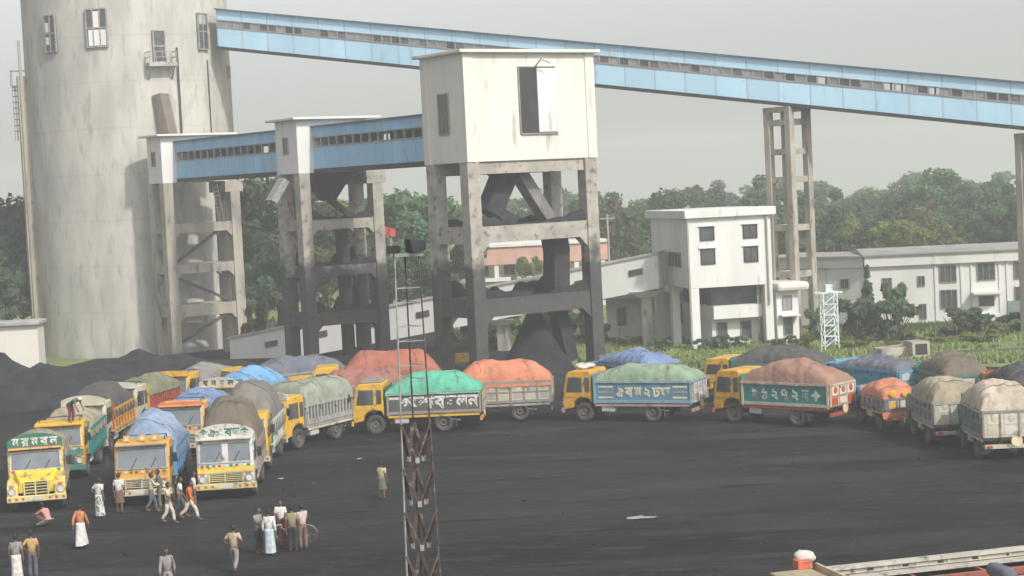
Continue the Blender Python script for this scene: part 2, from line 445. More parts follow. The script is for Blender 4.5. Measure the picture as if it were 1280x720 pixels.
# ---------------------------------------------------------------- towers on the tilted axis
PHI = R(35)
TO = Vector((-2.3, 112.0, 0))
UU = Vector((math.cos(PHI), math.sin(PHI), 0)); VV = Vector((-math.sin(PHI), math.cos(PHI), 0))
def uv(u, v, z=0): return TO + UU * u + VV * v + Vector((0, 0, z))

def window(parent, name, x0, x1, z0, z1, y, out=-1, bars=2, gm=None, fm=None, axis='x', t=.08):
    """a window in a wall whose outer face lies at y (axis x) or at x (axis y); frame stands proud, pane set in it"""
    b = MB(); f = MB()
    o = out
    def bx(mb, a0, a1, d0, d1, zz0, zz1):
        lo, hi = min(d0, d1), max(d0, d1)
        if axis == 'x': mb.box(a0, a1, lo, hi, zz0, zz1)
        else: mb.box(lo, hi, a0, a1, zz0, zz1)
    fw = .07
    bx(f, x0, x0 + fw, y - o * .02, y + o * t, z0, z1); bx(f, x1 - fw, x1, y - o * .02, y + o * t, z0, z1)
    bx(f, x0 + fw, x1 - fw, y - o * .02, y + o * t, z0, z0 + fw); bx(f, x0 + fw, x1 - fw, y - o * .02, y + o * t, z1 - fw, z1)
    for k in range(bars):
        c = x0 + (x1 - x0) * (k + 1) / (bars + 1)
        bx(f, c - .025, c + .025, y - o * .02, y + o * t * .8, z0 + fw, z1 - fw)
    fr = f.build(name, fm or steel_grey, parent)
    bx(b, x0 + fw, x1 - fw, y - o * .02, y + o * .03, z0 + fw, z1 - fw)
    b.build('pane', gm or glass, fr)
    return fr

def columns_and_beams(root, us, vs_, cw, top, beams, m, haunch=.5):
    for u in us:
        for v in vs_:
            MB().box(u - cw / 2, u + cw / 2, v - cw / 2, v + cw / 2, -.1, top).build('column', m, root, bevel=.04)
    for z, h in beams:
        bw = cw * .7
        for v in vs_:
            b = MB(); x0, x1 = us[0] + cw / 2, us[-1] - cw / 2
            b.box(x0 - .003, x1 + .003, v - bw / 2, v + bw / 2, z - h, z)
            for xx, sg in ((x0, 1), (x1, -1)):
                b.add([(xx, v - bw / 2 + .003, z - h), (xx + sg * haunch, v - bw / 2 + .003, z - h), (xx, v - bw / 2 + .003, z - h - haunch),
                       (xx, v + bw / 2 - .003, z - h), (xx + sg * haunch, v + bw / 2 - .003, z - h), (xx, v + bw / 2 - .003, z - h - haunch)],
                      [(0, 1, 2), (3, 5, 4), (0, 3, 4, 1), (1, 4, 5, 2), (2, 5, 3, 0)])
            b.build('beam', m, root)
        for u in us:
            MB().box(u - bw / 2, u + bw / 2, vs_[0] + cw / 2 - .003, vs_[-1] - cw / 2 + .003, z - h + .004, z - .004).build('beam', m, root)

def ledge_coal(root, u0, u1, v, z, seed, hmax=.7, wd=.34):
    """coal lying along a beam"""
    b = MB(); n = 26; vs_, fs = [], []
    for i in range(n + 1):
        t = i / n; u = u0 + (u1 - u0) * t
        h = hmax * max(.05, abs(2 * t - 1) ** 1.6 * .9 + .5 * noise.noise(Vector((u * 1.3, seed, 0))) + .06)
        vs_ += [(u, v - wd, z - .01), (u, v - wd * .35, z + h * .85), (u, v + wd * .35, z + h), (u, v + wd, z - .01)]
    for i in range(n):
        for k in range(3):
            a = i * 4 + k
            fs.append((a, a + 4, a + 5, a + 1))
    b.add(vs_, fs)
    return b.build('coal_spill', coal_m, root, smooth=True)

# main loading tower
mt = thing('loading_tower', 'big white box loading tower on coal blackened concrete legs in the middle', 'tower', TO, PHI)
U1, V1, ZB, ZT = 9.65, 4.4, 14.13, 20.75
b = MB()
b.box(-.15, U1 + .15, -.15, V1 + .15, ZB, ZT)
b.build('upper_room', cream_wall, mt, bevel=.03)
for u in (-.17, U1 - .53):
    MB().box(u, u + .7, -.22, -.14, ZB + .003, ZT - .003).build('pilaster', cream_wall, mt)
MB().box(-.22, -.14, V1 - .5, V1 + .16, ZB + .003, ZT - .003).build('pilaster', cream_wall, mt)
MB().box(-.55, U1 + .5, -.55, V1 + .55, ZT, ZT + .2).build('roof_slab', cream_wall, mt, bevel=.03)
# tall opening with one leaf
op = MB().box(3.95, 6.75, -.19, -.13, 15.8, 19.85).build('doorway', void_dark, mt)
d_ = MB()
d_.box(5.28, 6.72, -.30, -.20, 15.85, 19.8); d_.box(6.70, 6.82, -.32, -.15, 15.75, 19.9)
d_.build('door', white_wall, op)
fr_ = MB().box(3.88, 3.97, -.24, -.15, 15.75, 19.93).box(3.97, 6.7, -.24, -.15, 19.85, 19.93).box(3.97, 6.7, -.26, -.15, 15.7, 15.8)
fr_.bar((5.2, -.25, 19.9), (5.2, -.9, 20.3), .06).bar((5.2, -.9, 20.3), (5.9, -.9, 20.05), .05)
fr_.build('door_frame', steel_grey, op)
window(mt, 'window', 1.55, 2.75, 15.9, 18.45, -.15, -1, 2, axis='y', gm=glass)
columns_and_beams(mt, (.3, U1 - .35), (.3, V1 - .3), .9, ZB, ((10.2, 1.05), (5.75, 1.15)), coal_concrete, .6)
# roof beams right under the room
for v in (.3, V1 - .3):
    MB().box(.8, U1 - .85, v - .3, v + .3, ZB - .75, ZB - .003).build('beam', coal_concrete, mt)
ledge_coal(mt, .8, 8.8, .3, 10.2, 1.1, .75); ledge_coal(mt, .8, 8.8, V1 - .3, 10.2, 3.1, .7); ledge_coal(mt, .8, 8.8, V1 - .3, 5.75, 4.4, 1.5)
ledge_coal(mt, .8, 8.8, .3, 5.75, 7.4, .7)
# chutes: hopper under the room, black leg to the left, grey trough to the right, black spout down to the pile
b = MB()
b.add([(2.9, .9, ZB), (5.9, .9, ZB), (5.9, 3.5, ZB), (2.9, 3.5, ZB), (3.7, 1.5, ZB - 1.1), (5.1, 1.5, ZB - 1.1), (5.1, 2.9, ZB - 1.1), (3.7, 2.9, ZB - 1.1)],
      [(0, 1, 5, 4), (1, 2, 6, 5), (2, 3, 7, 6), (3, 0, 4, 7), (7, 6, 5, 4)])
b.build('hopper', black_steel, mt)
b = MB(); b.bar((4.0, 2.0, ZB - .9), (2.7, 2.0, 10.9), 1.25, 1.25); b.bar((2.75, 2.0, 11.2), (4.6, 2.0, 10.3), .9, .7)
b.build('chute', black_steel, mt)
b = MB(); b.bar((4.9, 1.7, ZB - .7), (7.35, 1.7, 9.9), 1.0, .75)
b.build('chute', mat('worn_chute_steel', (.22, .215, .21), (.13, .12, .115), .6, 1.2), mt)
b = MB(); b.bar((7.4, 1.8, 10.4), (7.7, 1.8, 8.2), 1.3, 1.2); b.bar((7.7, 1.8, 8.6), (7.5, 1.8, 5.0), 1.25, 1.2)
b.bar((7.4, 1.8, 5.3), (8.3, 1.8, 1.2), .9, .9)
b.build('chute', black_steel, mt)
o = heap('coal_heap', 'steep black coal pile rising under the chutes of the white box loading tower', *uv(6.0, 2.3)[:2], 3.0, 3.0, 6.0, 3.3, .72, rough=.1)
o.rotation_euler.z = PHI

# transfer towers two and one
def small_tower(label, v0, v1, diag, stain):
    O = uv(0, v0)
    t = thing('transfer_tower', label, 'tower', O, PHI)
    m = coal_concrete if stain else concrete
    W, D = 6.2, v1 - v0
    zb, zt = 14.2, 17.95
    b = MB().box(-.1, 5.6, 0, D, zb, zt)
    b.build('upper_room', white_wall, t, bevel=.03)
    MB().box(-.6, 6.5, -.55, D + .55, zt, zt + .17).build('roof_slab', cream_wall, t, bevel=.03)
    window(t, 'window', D * .4, D * .4 + .75, 15.6, 16.8, -.1, -1, 1, axis='y')
    columns_and_beams(t, (.3, W), (.3, D - .2), .85, zb, ((10.9, .75), (7.6, .75), (4.3, .95)), m, .45)
    MB().box(5.3, 6.9, -.15, D + .15, zb - .9, zb - .003).build('column_head', m, t)
    if diag:
        b = MB()
        b.bar((.7, .3, 7.7), (5.0, .3, 10.4), .22); b.bar((.7, .3, 6.6), (5.6, .3, 4.3), .22); b.bar((.7, .3, 1.2), (5.6, .3, 3.6), .22)
        b.build('brace', rust, t)
        b = MB()
        for k in range(2): b.tube((4.7 + k * .45, .0, 10.9), (4.2 + k * .45, .0, 14.0), .035, n=5)
        for k in range(9): b.bar((4.66 - k * .055, .0, 11.1 + k * .32), (5.1 - k * .055, .0, 11.1 + k * .32), .03)
        b.build('ladder', steel_grey, t)
    else:
        b = MB()
        b.add([(1.2, .4, zb), (4.6, .4, zb), (4.6, D - .4, zb), (1.2, D - .4, zb), (2.6, D * .4, zb - 2.0), (3.5, D * .4, zb - 2.0), (3.5, D * .6, zb - 2.0), (2.6, D * .6, zb - 2.0)],
              [(0, 1, 5, 4), (1, 2, 6, 5), (2, 3, 7, 6), (3, 0, 4, 7), (7, 6, 5, 4)])
        b.build('hopper', black_steel, t)
        b = MB(); b.bar((3.1, D / 2, zb - 1.9), (5.0, D / 2, 10.9), .4)
        b.build('chute', black_steel, t)
        b = MB(); b.bar((4.0, D / 2, 11.0), (4.1, D / 2, 1.0), .7, .7)
        b.build('chute', black_steel, t)
        b = MB(); b.bar((-.5, 1.5, zb - .4), (-1.6, 1.5, zb - 1.9), .9, .5)
        b.build('spout', galv, t)
        ledge_coal(t, .8, 5.7, .3, 10.9, 2.2, .6); ledge_coal(t, .8, 5.7, .3, 7.6, 6.2, .5); ledge_coal(t, .8, 5.7, D - .2, 7.6, 9.2, 1.3); ledge_coal(t, .8, 5.7, .3, 4.3, 9.9, .4)
        ledge_coal(t, 1.5, 5.7, D - .2, 4.3, 5.9, 1.9)
    return t
small_tower('middle white transfer tower with black hopper on dark stained concrete frame', 21.2, 24.4, False, True)
small_tower('grey transfer tower on braced pale concrete legs touching the round silo', 43.9, 46.6, True, False)

# conveyor galleries
def gallery(label, A, B, W, Hh, n_win, m=blue_sheet, sill=.52, wh=.2, name='conveyor_gallery', seed=0, side=-1, roofm=blue_dark, wm=None, frame=True):
    """closed gallery from A to B (centre of the underside); windows in a strip on both long sides"""
    A, B = Vector(A), Vector(B)
    d = (B - A); Lh = math.hypot(d.x, d.y); rz = math.atan2(d.y, d.x); sl_ = d.z / Lh
    t = thing(name, label, 'conveyor gallery', A, rz)
    def sheared(b):
        b.v = [(x, y, z + sl_ * x) for x, y, z in b.v]; return b
    rnd = random.Random(seed)
    zb, z1, z2 = .12, Hh * sill, Hh * (sill + wh)
    b = MB()
    for s in (-1, 1):
        y = s * W / 2
        b.box(0, Lh, min(y, y - s * .08), max(y, y - s * .08), zb, z1)
        b.box(0, Lh, min(y, y - s * .08), max(y, y - s * .08), z2, Hh)
    sheared(b).build('side_sheet', m, t)
    b = MB()
    for s in (-1, 1):
        y = s * (W / 2 + .015)
        b.box(0, Lh, min(y, y + s * .06), max(y, y + s * .06), -.1, zb + .06)
    b.box(0, Lh, -W / 2 + .1, W / 2 - .1, 0, .12)
    sheared(b).build('floor_beam', black_steel, t)
    b = MB().box(-.05, Lh + .05, -W / 2 - .22, W / 2 + .22, Hh, Hh + .1)
    sheared(b).build('roof', roofm, t)
    # window strip
    fr = MB(); wl = Lh / n_win
    pcs = []
    for s in (-1, 1):
        y = s * W / 2
        for k in range(n_win):
            x0 = k * wl
            fr.box(x0, x0 + .12, min(y + s * .03, y - s * .1), max(y + s * .03, y - s * .1), z1 - .03, z2 + .03, 0)
            r = rnd.random()
            if r < .93 and s < 0:
                pn = MB(); pcs.append(pn); pn.box(x0 + .12, x0 + wl, min(y - s * .02, y - s * .05), max(y - s * .02, y - s * .05), z1, z2, 0 if r < .5 else (1 if r < .72 else 2))
        fr.box(0, Lh, min(y + s * .05, y - s * .02), max(y + s * .05, y - s * .02), z1 - .06, z1 + .03, 1)
        fr.box(0, Lh, min(y + s * .05, y - s * .02), max(y + s * .05, y - s * .02), z2 - .02, z2 + .05, 0)
    f = sheared(fr).build('window_strip', [galv, mat('faded_red_trim', (.4, .28, .26), (.3, .24, .23), .7, 1.0)], t)
    for pn in pcs: sheared(pn).build('pane', [mat('dusty_pane', (.30, .31, .31), (.2, .21, .21), .4, .6), glass, mat('broken_pane', (.16, .17, .17), (.1, .1, .1), .6, .6)], f)
    return t
gallery('blue conveyor gallery between the white box tower and the middle transfer tower', uv(2.75, 4.57, 14.25), uv(2.75, 21.2 - .02, 14.3), 3.1, 3.1, 15, sill=.56, wh=.2, seed=3)
gallery('short blue conveyor gallery between the two small transfer towers', uv(2.75, 24.42, 14.3), uv(2.75, 43.88, 14.35), 3.1, 3.1, 17, sill=.52, wh=.22, seed=5)
GA = CP + (gnd(284, 61.5, 40) - CP) * (157.5 / gnd(284, 61.5, 40).y)
GB = CP + (gnd(980, 131, 5) - CP) * (139.0 / gnd(980, 131, 5).y); GB = GA + (GB - GA) * 1.75
light_sheet = mat('pale_blue_corrugated_sheet', (.50, .74, .90), (.44, .67, .84), .6, .4, .45, .7, c3=(.36, .46, .54), s3=1.2, lo3=.6, hi3=.8, stretch=(1, 1, .4), sheets=2.4)
gallery('long pale blue conveyor gallery sloping down from the silo across the sky', GA, GB, 3.0, 3.25, 104, m=light_sheet, sill=.56, wh=.17, seed=9)

# ---------------------------------------------------------------- silo
SC = Vector((-32.4, 161.0, 0)); SR = 8.75
st = thing('silo', 'tall round weathered concrete silo with window openings at the left', 'silo', SC, math.atan2(-SC.y, -SC.x))   # local +x looks at the camera
b = MB(); n = 96; prof = [(SR, -.2)] + [(SR, z) for z in range(2, 40, 2)] + [(SR, 38)]
b.lathe(prof, n=n)
b.add([(SR * math.cos(2 * PI * i / n), SR * math.sin(2 * PI * i / n), 38) for i in range(n)], [tuple(range(n))])
b.build('wall', silo_concrete, st, smooth=False)
for p in st.children[0].data.polygons: p.use_smooth = len(p.vertices) == 4
b = MB(); b.lathe([(SR - .01, 38), (SR + .6, 38), (SR + .6, 38.5), (.1, 39.4)], n=48)
b.build('roof', grey_roof, st)
def on_silo(a, z0, z1, hw, name, m, out=.06, bars=None):
    """a panel on the wall; a = angle, positive to the right as seen from the yard"""
    ca, sa = math.cos(a), math.sin(a)
    r = SR * math.cos(hw / SR)
    o = MB().box(r - .4, r + .14 + out, -hw, hw, z0, z1)
    f = MB()
    ob = o.build(name, m, st); ob.rotation_euler.z = a
    if bars:
        for k in range(bars[0] + 1):
            y = -hw + 2 * hw * k / bars[0]; f.box(r + .1, r + .26, y - .05, y + .05, z0 - .05, z1 + .05)
        for k in range(bars[1] + 1):
            z = z0 + (z1 - z0) * k / bars[1]; f.box(r + .1, r + .25, -hw, hw, z - .05, z + .05)
        f.build('frame', bars[2], ob)
    return ob
W1 = on_silo(-R(44), 25.6, 28.6, .6, 'window', glass, bars=(2, 2, galv))
for (y0, y1, z0, z1) in ((-.5, .02, 27.2, 28.0), (-.5, -.05, 26.2, 26.8)):
    MB().box(SR + .1, SR + .18, y0, y1, z0, z1).build('pane', white_wall, W1)
W2 = on_silo(-R(15.5), 25.7, 28.8, .85, 'window', glass, bars=(3, 2, galv))
MB().box(SR + .1, SR + .19, -.7, .75, 25.8, 27.1).build('shutter', white_wall, W2)
MB().box(SR + .1, SR + .185, -.25, .25, 27.2, 28.6).build('pane', white_wall, W2)
W3 = on_silo(R(45), 25.4, 28.4, .55, 'window', glass, bars=(2, 2, galv))
MB().box(SR + .1, SR + .19, -.4, .4, 27.5, 28.3).build('shutter', grey_roof, W3)
on_silo(R(73), 26.2, 27.8, .3, 'window', glass); on_silo(R(74), 23.2, 24.2, .25, 'window', grey_roof)
dr = on_silo(R(17), 24.3, 26.9, .5, 'door', glass, bars=(1, 2, galv))
bal = MB().box(SR - .2, SR + 1.0, -1.2, 1.2, 23.9, 24.2)
bo = bal.build('balcony', grey_roof, st); bo.rotation_euler.z = R(17)
b = MB()
for z in (24.65, 25.1): b.bar((SR + .95, -1.15, z), (SR + .95, 1.15, z), .06); b.bar((SR - .1, -1.15, z), (SR + .95, -1.15, z), .06); b.bar((SR - .1, 1.15, z), (SR + .95, 1.15, z), .06)
for y in (-1.15, -.6, 0, .6, 1.15): b.bar((SR + .95, y, 24.2), (SR + .95, y, 25.1), .06)
for y in (-1.0, 1.0): b.bar((SR, y, 22.9), (SR + .9, y, 23.9), .1)
b.build('railing', steel_grey, bo)
sp = MB(); sp.bar((SR + .1, -.3, 21.6), (SR + .7, .1, 18.2), 1.2, .8)
so_ = sp.build('chute', mat('rust_brown_chute', (.2, .16, .13), (.13, .11, .1), .8, 1.0), st); so_.rotation_euler.z = R(18)
b = MB(); b.tube((SR + .15, 0, 18), (SR + .15, 0, 25.5), .09, n=6)
b.build('pipe', rust, st).rotation_euler.z = R(27)
b = MB(); b.tube((SR + .1, 0, 17.5), (SR + .1, 0, 24.5), .05, n=6)
b.build('pipe', rust, st).rotation_euler.z = R(48)
b = MB(); b.box(SR - .3, SR + .75, -.45, .45, 0, 24); b.tube((SR + .5, .55, 0), (SR + .5, .55, 27), .12, n=8)
b.build('duct', concrete, st).rotation_euler.z = -R(80)
b = MB(); b.box(SR - .2, SR + 1.2, -.6, .6, 23.22, 23.34)
for k in range(8): b.lathe([(.44, 0), (.48, 0), (.48, .06), (.44, .06), (.44, 0)], (SR + .7, 0, 19.4 + k * .5), 12)
for k in range(6):
    a = k * PI / 3; b.bar((SR + .7 + .46 * math.cos(a), .46 * math.sin(a), 18.6), (SR + .7 + .46 * math.cos(a), .46 * math.sin(a), 23.22), .04)
for y in (-.6, .6): b.bar((SR + 1.2, y, 23.3), (SR + 1.2, y, 24.6), .05)
b.bar((SR + 1.2, -.6, 24.6), (SR + 1.2, .6, 24.6), .05); b.bar((SR - .1, -.6, 24.6), (SR + 1.2, -.6, 24.6), .05); b.bar((SR - .1, .6, 24.6), (SR + 1.2, .6, 24.6), .05)
b.bar((SR, -.5, 22.2), (SR + 1.1, -.5, 23.2), .07)
b.build('caged_ladder', galv, st).rotation_euler.z = -R(92)

# ---------------------------------------------------------------- trestles of the long gallery
def trestle(label, px, base, top, dirr, wu, wv, levels, rz=0):
    t = thing('trestle', label, 'trestle', base, rz or dirr)
    for u in (-wu / 2, wu / 2):
        for v in (-wv / 2, wv / 2):
            MB().box(u - .27, u + .27, v - .26, v + .26, -.1, top).build('column', concrete, t, bevel=.03)
    for z in levels:
        for v in (-wv / 2, wv / 2): MB().box(-wu / 2 + .26, wu / 2 - .26, v - .17, v + .2, z - .45, z).build('beam', concrete, t)
        for u in (-wu / 2, wu / 2): MB().box(u - .17, u + .17, -wv / 2 + .25, wv / 2 - .25, z - .44, z - .01).build('beam', concrete, t)
    MB().box(-wu / 2 - .28, wu / 2 + .28, -wv / 2 - .27, wv / 2 + .27, top, top + .35).build('cap_beam', concrete, t)
    return t
def gal_at(x):
    k = (x - GA.x) / (GB.x - GA.x); return GA + (GB - GA) * k
p = gal_at(21.3)
trestle('tall pale concrete trestle carrying the blue gallery behind the white building', 0, (p.x, p.y, 0), p.z - .5, math.atan2((GB - GA).y, (GB - GA).x), 2.0, 2.0, (5.2, 8.7, 12.3, 14.4, 16.6), rz=R(42))
p = gal_at(38.2)
trestle('concrete trestle cut off by the right edge under the blue gallery', 0, (p.x, p.y, 0), p.z - .5, math.atan2((GB - GA).y, (GB - GA).x), 2.0, 2.0, (4.5, 8.0, 11.5), rz=R(42))

# ---------------------------------------------------------------- white gallery, white building and annexes
g2 = thing('inclined_gallery', 'white inclined gallery rising behind the towers to the white building', 'conveyor gallery', (0, 0, 0))
A = Vector((-22.3, 147.0, -.95)); B = Vector((11.3, 138.6, 4.45)); d = B - A; dl = math.hypot(d.x, d.y); rz = math.atan2(d.y, d.x)
g2.location = A; g2.rotation_euler = (0, 0, rz); s_ = d.z / dl
b = MB().box(0, dl, -1.3, 1.3, 0, 2.55); b.v = [(x, y, z + s_ * x) for x, y, z in b.v]; b.build('wall', white_wall, g2)
b = MB().box(-.1, dl + .1, -1.42, 1.42, 2.55, 2.72); b.v = [(x, y, z + s_ * x) for x, y, z in b.v]; b.build('roof', grey_roof, g2)
for k in range(9):
    x = 3.0 + k * 4.2
    b = MB().box(x, x + 1.05, -1.38, -1.25, 1.3 + s_ * x, 1.75 + s_ * x); b.v = [(q[0], q[1], q[2] + s_ * (q[0] - x)) for q in b.v]
    b.build('window', glass, g2)
def pier(label, px, Y):
    X = px; Y = A.y + (B.y - A.y) * ((X - A.x) / (B.x - A.x)); zz = A.z + s_ * ((X - A.x) / math.cos(rz)) - .02
    t = thing('gallery_pier', label, 'pier', (X, Y, 0), rz)
    MB().box(-.4, .4, -.6, .6, -.1, zz - .5).build('shaft', concrete, t, bevel=.03)
    MB().add([(-.5, -.8, zz - .5), (.5, -.8, zz - .5), (.5, .8, zz - .5), (-.5, .8, zz - .5), (-1.2, -1.4, zz - .02), (1.2, -1.4, zz - .02), (1.2, 1.4, zz - .02), (-1.2, 1.4, zz - .02)],
             [(3, 2, 1, 0), (4, 5, 6, 7), (0, 1, 5, 4), (1, 2, 6, 5), (2, 3, 7, 6), (3, 0, 4, 7)]).build('pier_head', white_wall, t)
pier('short mushroom topped pier under the white inclined gallery behind the coal pile', -.8, 142.3)
pier('pale square pier under the white inclined gallery beside the white building', 10.2, 135.7)

BW = thing('crusher_house', 'white square building on tall columns at the top of the white inclined gallery', 'building', gnd(867, 438), R(12))
Lf, Dp = 6.3, 9.6
MB().box(0, Lf, 0, Dp, 4.5, 9.6).build('upper_storey', white_wall, BW, bevel=.02)
MB().box(-.35, Lf + .35, -.35, Dp + .35, 9.6, 10.2).build('parapet', white_wall, BW, bevel=.05)
for x in (0.02, Lf - .62):
    for y in (.02, Dp * .5, Dp - .6):
        MB().box(x, x + .6, y, y + .6, -.1, 4.5).build('column', white_wall, BW)
for x, dw in ((.85, 1.1), (4.15, 1.1)):
    for z0, z1 in ((7.95, 8.95), (6.2, 7.35)):
        wdw = window(BW, 'window', x, x + dw, z0, z1, 0, -1, 1 if x > 2 else 0, fm=void_dark)
        MB().box(x - .12, x + dw + .12, -.12, 0, z1 + .03, z1 + .08).build('sunshade', white_wall, wdw)
window(BW, 'window', 2.0, 5.2, 6.0, 7.1, 0, -1, 3, axis='y')
for x, z in ((-.12, 0), (Lf - .35, 3)): MB().tube((x, -.12, z), (x, -.12, 9.6), .065, n=6).build('downpipe', grey_roof, BW)
# control room tucked under it
MB().box(2.0, Lf - .7, 1.6, Dp - 1, 0, 2.1).build('lower_room', grey_paint if False else white_wall, BW)
MB().box(1.9, Lf - .66, .7, Dp - 1.2, 2.1, 3.05).build('balcony', white_wall, BW)
MB().box(2.05, Lf - .7, 1.62, Dp - 1.1, 3.05, 4.49).build('recess_glazing', glass, BW)
for x in (2.35, 4.2): window(BW, 'window', x, x + .85, .4, 1.8, 1.6, -1, 0)
# right annex with canopy
AN = thing('annex', 'narrow white annex with a round edged canopy beside the white square building', 'building', BW.location + Vector((math.cos(R(12)) * 6.6, math.sin(R(12)) * 6.6, 0)), R(12))
MB().box(0, 1.7, .2, 4, -.1, 3.9).build('wall', white_wall, AN)
MB().box(-.1, 2.4, -.5, 4.2, 3.9, 4.55).build('canopy', cream_wall, AN, bevel=.25)
window(AN, 'window', .45, 1.2, .6, 2.0, .2, -1, 0)
window(AN, 'window', .45, 1.2, 2.5, 3.6, .2, -1, 1, gm=MATS['dusty_pane'])
MB().box(.15, 1.6, -.5, .2, 2.06, 2.16).build('sunshade', white_wall, AN)
# low building left of it
LB = thing('low_building', 'low grey white office with flat slab roof under the inclined gallery', 'building', (7.4, 146, 0), R(-3))
MB().box(0, 11, 0, 6, -.1, 3.3).build('wall', white_wall, LB)
MB().box(-.9, 11.5, -1.0, 6.8, 3.3, 3.7).build('roof', grey_roof, LB)
MB().box(-.5, 11.2, -.5, 6.3, 3.7, 4.4).build('parapet', white_wall, LB)
for x in (.8, 2.9, 5.2, 7.4): window(LB, 'window', x, x + .8, 1.1, 2.6, 0, -1, 1)
for x in (6.4, 6.7): MB().tube((x, -.15, 0), (x, -.15, 3.3), .05, n=6).build('downpipe', grey_roof, LB)
PW = MB().box(-2.2, 2.2, -.15, .15, -.1, 3.3); PW.box(-2.2, 2.2, -.18, .18, 3.3, 4.0, 1)
o = PW.build('yard_wall', [cream_wall, pink_wall]); o.location = (16.9, 151.5, 0)
tag(o, 'cream wall with a pink top seen through the open ground floor of the white building', 'wall')

# long white building on the right
RB = thing('workshop_building', 'long two storey white workshop with grey roof at the far right', 'building', (28.5, 147.6, 0), R(-5))
Lr = 24.0
MB().box(0, Lr, 0, 9, -.1, 5.55).build('wall', white_wall, RB)
MB().box(-.15, Lr, -.3, 9.3, 4.75, 5.6).build('fascia', white_wall, RB)
b = MB().prism_z([(-.3, -.5), (Lr + .2, -.5), (Lr + .2, 9.6), (-.3, 9.6)], 5.6, 5.72)
b.add([(-.3, -.5, 5.72), (Lr + .2, -.5, 5.72), (Lr + .2, 9.6, 5.72), (-.3, 9.6, 5.72), (-.3, 4.5, 6.05), (Lr + .2, 4.5, 6.05)], [(0, 1, 5, 4), (2, 3, 4, 5), (1, 2, 5), (3, 0, 4)])
b.build('roof', mat('grey_sheet_roof', (.33, .33, .32), (.25, .25, .24), .7, .5), RB)
for x in (5.35, 7.4, 8.2, 10.4, 11.0):
    MB().box(x, x + .16, -.08, .02, -.05, 4.75).build('pilaster', white_wall, RB)
for x0, x1, z0, z1, nb in ((5.75, 7.1, 3.2, 4.6, 2), (5.75, 7.1, 1.1, 2.65, 2), (8.7, 10.15, 3.25, 4.65, 2), (11.6, 13.0, 3.25, 4.65, 2), (11.6, 13.0, 1.1, 2.65, 2), (1.2, 2.0, 3.0, 3.8, 1), (4.0, 4.6, 3.0, 3.85, 1), (4.05, 4.65, .35, 1.6, 1), (14.5, 15.9, 3.25, 4.65, 2), (17.5, 18.9, 3.25, 4.65, 2), (1.9, 3.2, .7, 2.0, 1)):
    window(RB, 'window', x0, x1, z0, z1, 0, -1, nb)
cn = MB().box(8.2, 10.5, -1.1, .02, 2.2, 2.36).build('porch', white_wall, RB)
MB().box(8.8, 10.0, -.06, .04, 1.2, 2.0).build('porch_window', glass, cn)
MB().box(8.4, 10.4, -.9, .03, -.05, .6).build('porch_wall', white_wall, cn)
gt = MB().box(10.7, 13.4, -2.06, -1.96, 0, 1.6)
tag(gt.build('sheet_gate', mat('grey_green_sheet', (.2, .26, .24), (.15, .2, .19), .7, 1.0)), 'grey green sheet metal gate before the long white workshop', 'gate')
gt.v and setattr(bpy.data.objects['sheet_gate'], 'location', (28.5, 147.6, 0))
RW = thing('workshop_wing', 'shaded grey white wing joining the long white workshop on its left', 'building', (28.4, 147.9, 0), R(-38))
MB().box(-9.5, -.05, 0, 7, -.1, 4.7).build('wall', white_wall, RW)
MB().box(-9.8, .0, -.25, 7.3, 4.7, 5.5).build('fascia', white_wall, RW)
MB().box(-10.0, .1, -.5, 7.5, 5.5, 5.65).build('roof', MATS['grey_sheet_roof'], RW)
for x in (-2.2, -5.0, -6.6, -8.2): window(RW, 'window', x, x + .8, 3.0, 3.8, 0, -1, 1)

# cream store at the far left
CS = thing('store_shed', 'cream walled shed with flat grey roof left of the silo', 'shed', (-45.2, 132, 0), R(4))
MB().box(0, 10.8, 0, 2.6, -.1, 4.3).build('wall', cream_wall, CS)
MB().box(-.3, 11.0, -.35, 2.9, 4.3, 4.55).build('roof', grey_roof, CS, bevel=.03)
# pink hostel behind the main tower
PB = thing('pink_building', 'pale building with pink upper band and columns far behind the loading tower', 'building', (-7.2, 188, 0), R(2))
MB().box(0, 17, 2, 10, -.1, 6.6).build('wall', cream_wall, PB)
MB().box(-.2, 17.2, .2, 10.2, 4.7, 6.5).build('parapet', pink_wall, PB)
MB().box(-.2, 17.2, .1, 2.2, 3.0, 3.35).build('verandah_slab', white_wall, PB)
MB().box(-.3, 17.3, 0, 10.3, 6.5, 6.75).build('roof', white_wall, PB)
for k in range(7): MB().box(k * 2.75, k * 2.75 + .45, .3, .75, -.1, 4.7).build('column', white_wall, PB)
for k in range(6):
    for z in (.9, 3.5): window(PB, 'window', k * 2.75 + 1.0, k * 2.75 + 2.2, z, z + 1.1, 2, -1, 1)
# teal lattice frame, box culvert, barrier, flag, poles
LT = thing('lattice_frame', 'small pale blue lattice frame standing in the grass before the workshop', 'lattice frame', gnd(1038, 437), R(8))
lm = paint('pale_blue_steel', (.62, .70, .70), .1)
for x in (-.5, .5):
    for y in (-.4, .4): MB().bar((x, y, -.05), (x, y, 4.0), .09).build('post', lm, LT)
b = MB()
for k in range(5):
    z0, z1 = .2 + k * .76, .2 + (k + 1) * .76
    for y in (-.4, .4):
        b.bar((-.5, y, z0), (.5, y, z1) if k % 2 else (.5, y, z1), .06); b.bar((-.5, y, z1), (.5, y, z1), .06)
    for x in (-.5, .5): b.bar((x, -.4, z0), (x, .4, z1), .06)
b.build('bracing', lm, LT)
MB().bar((-.9, -.4, 4.05), (.9, -.4, 4.05), .12).bar((-.9, .4, 4.05), (.9, .4, 4.05), .12).box(-.25, .25, -.25, .25, 4.1, 4.6).build('crossarm', lm, LT)
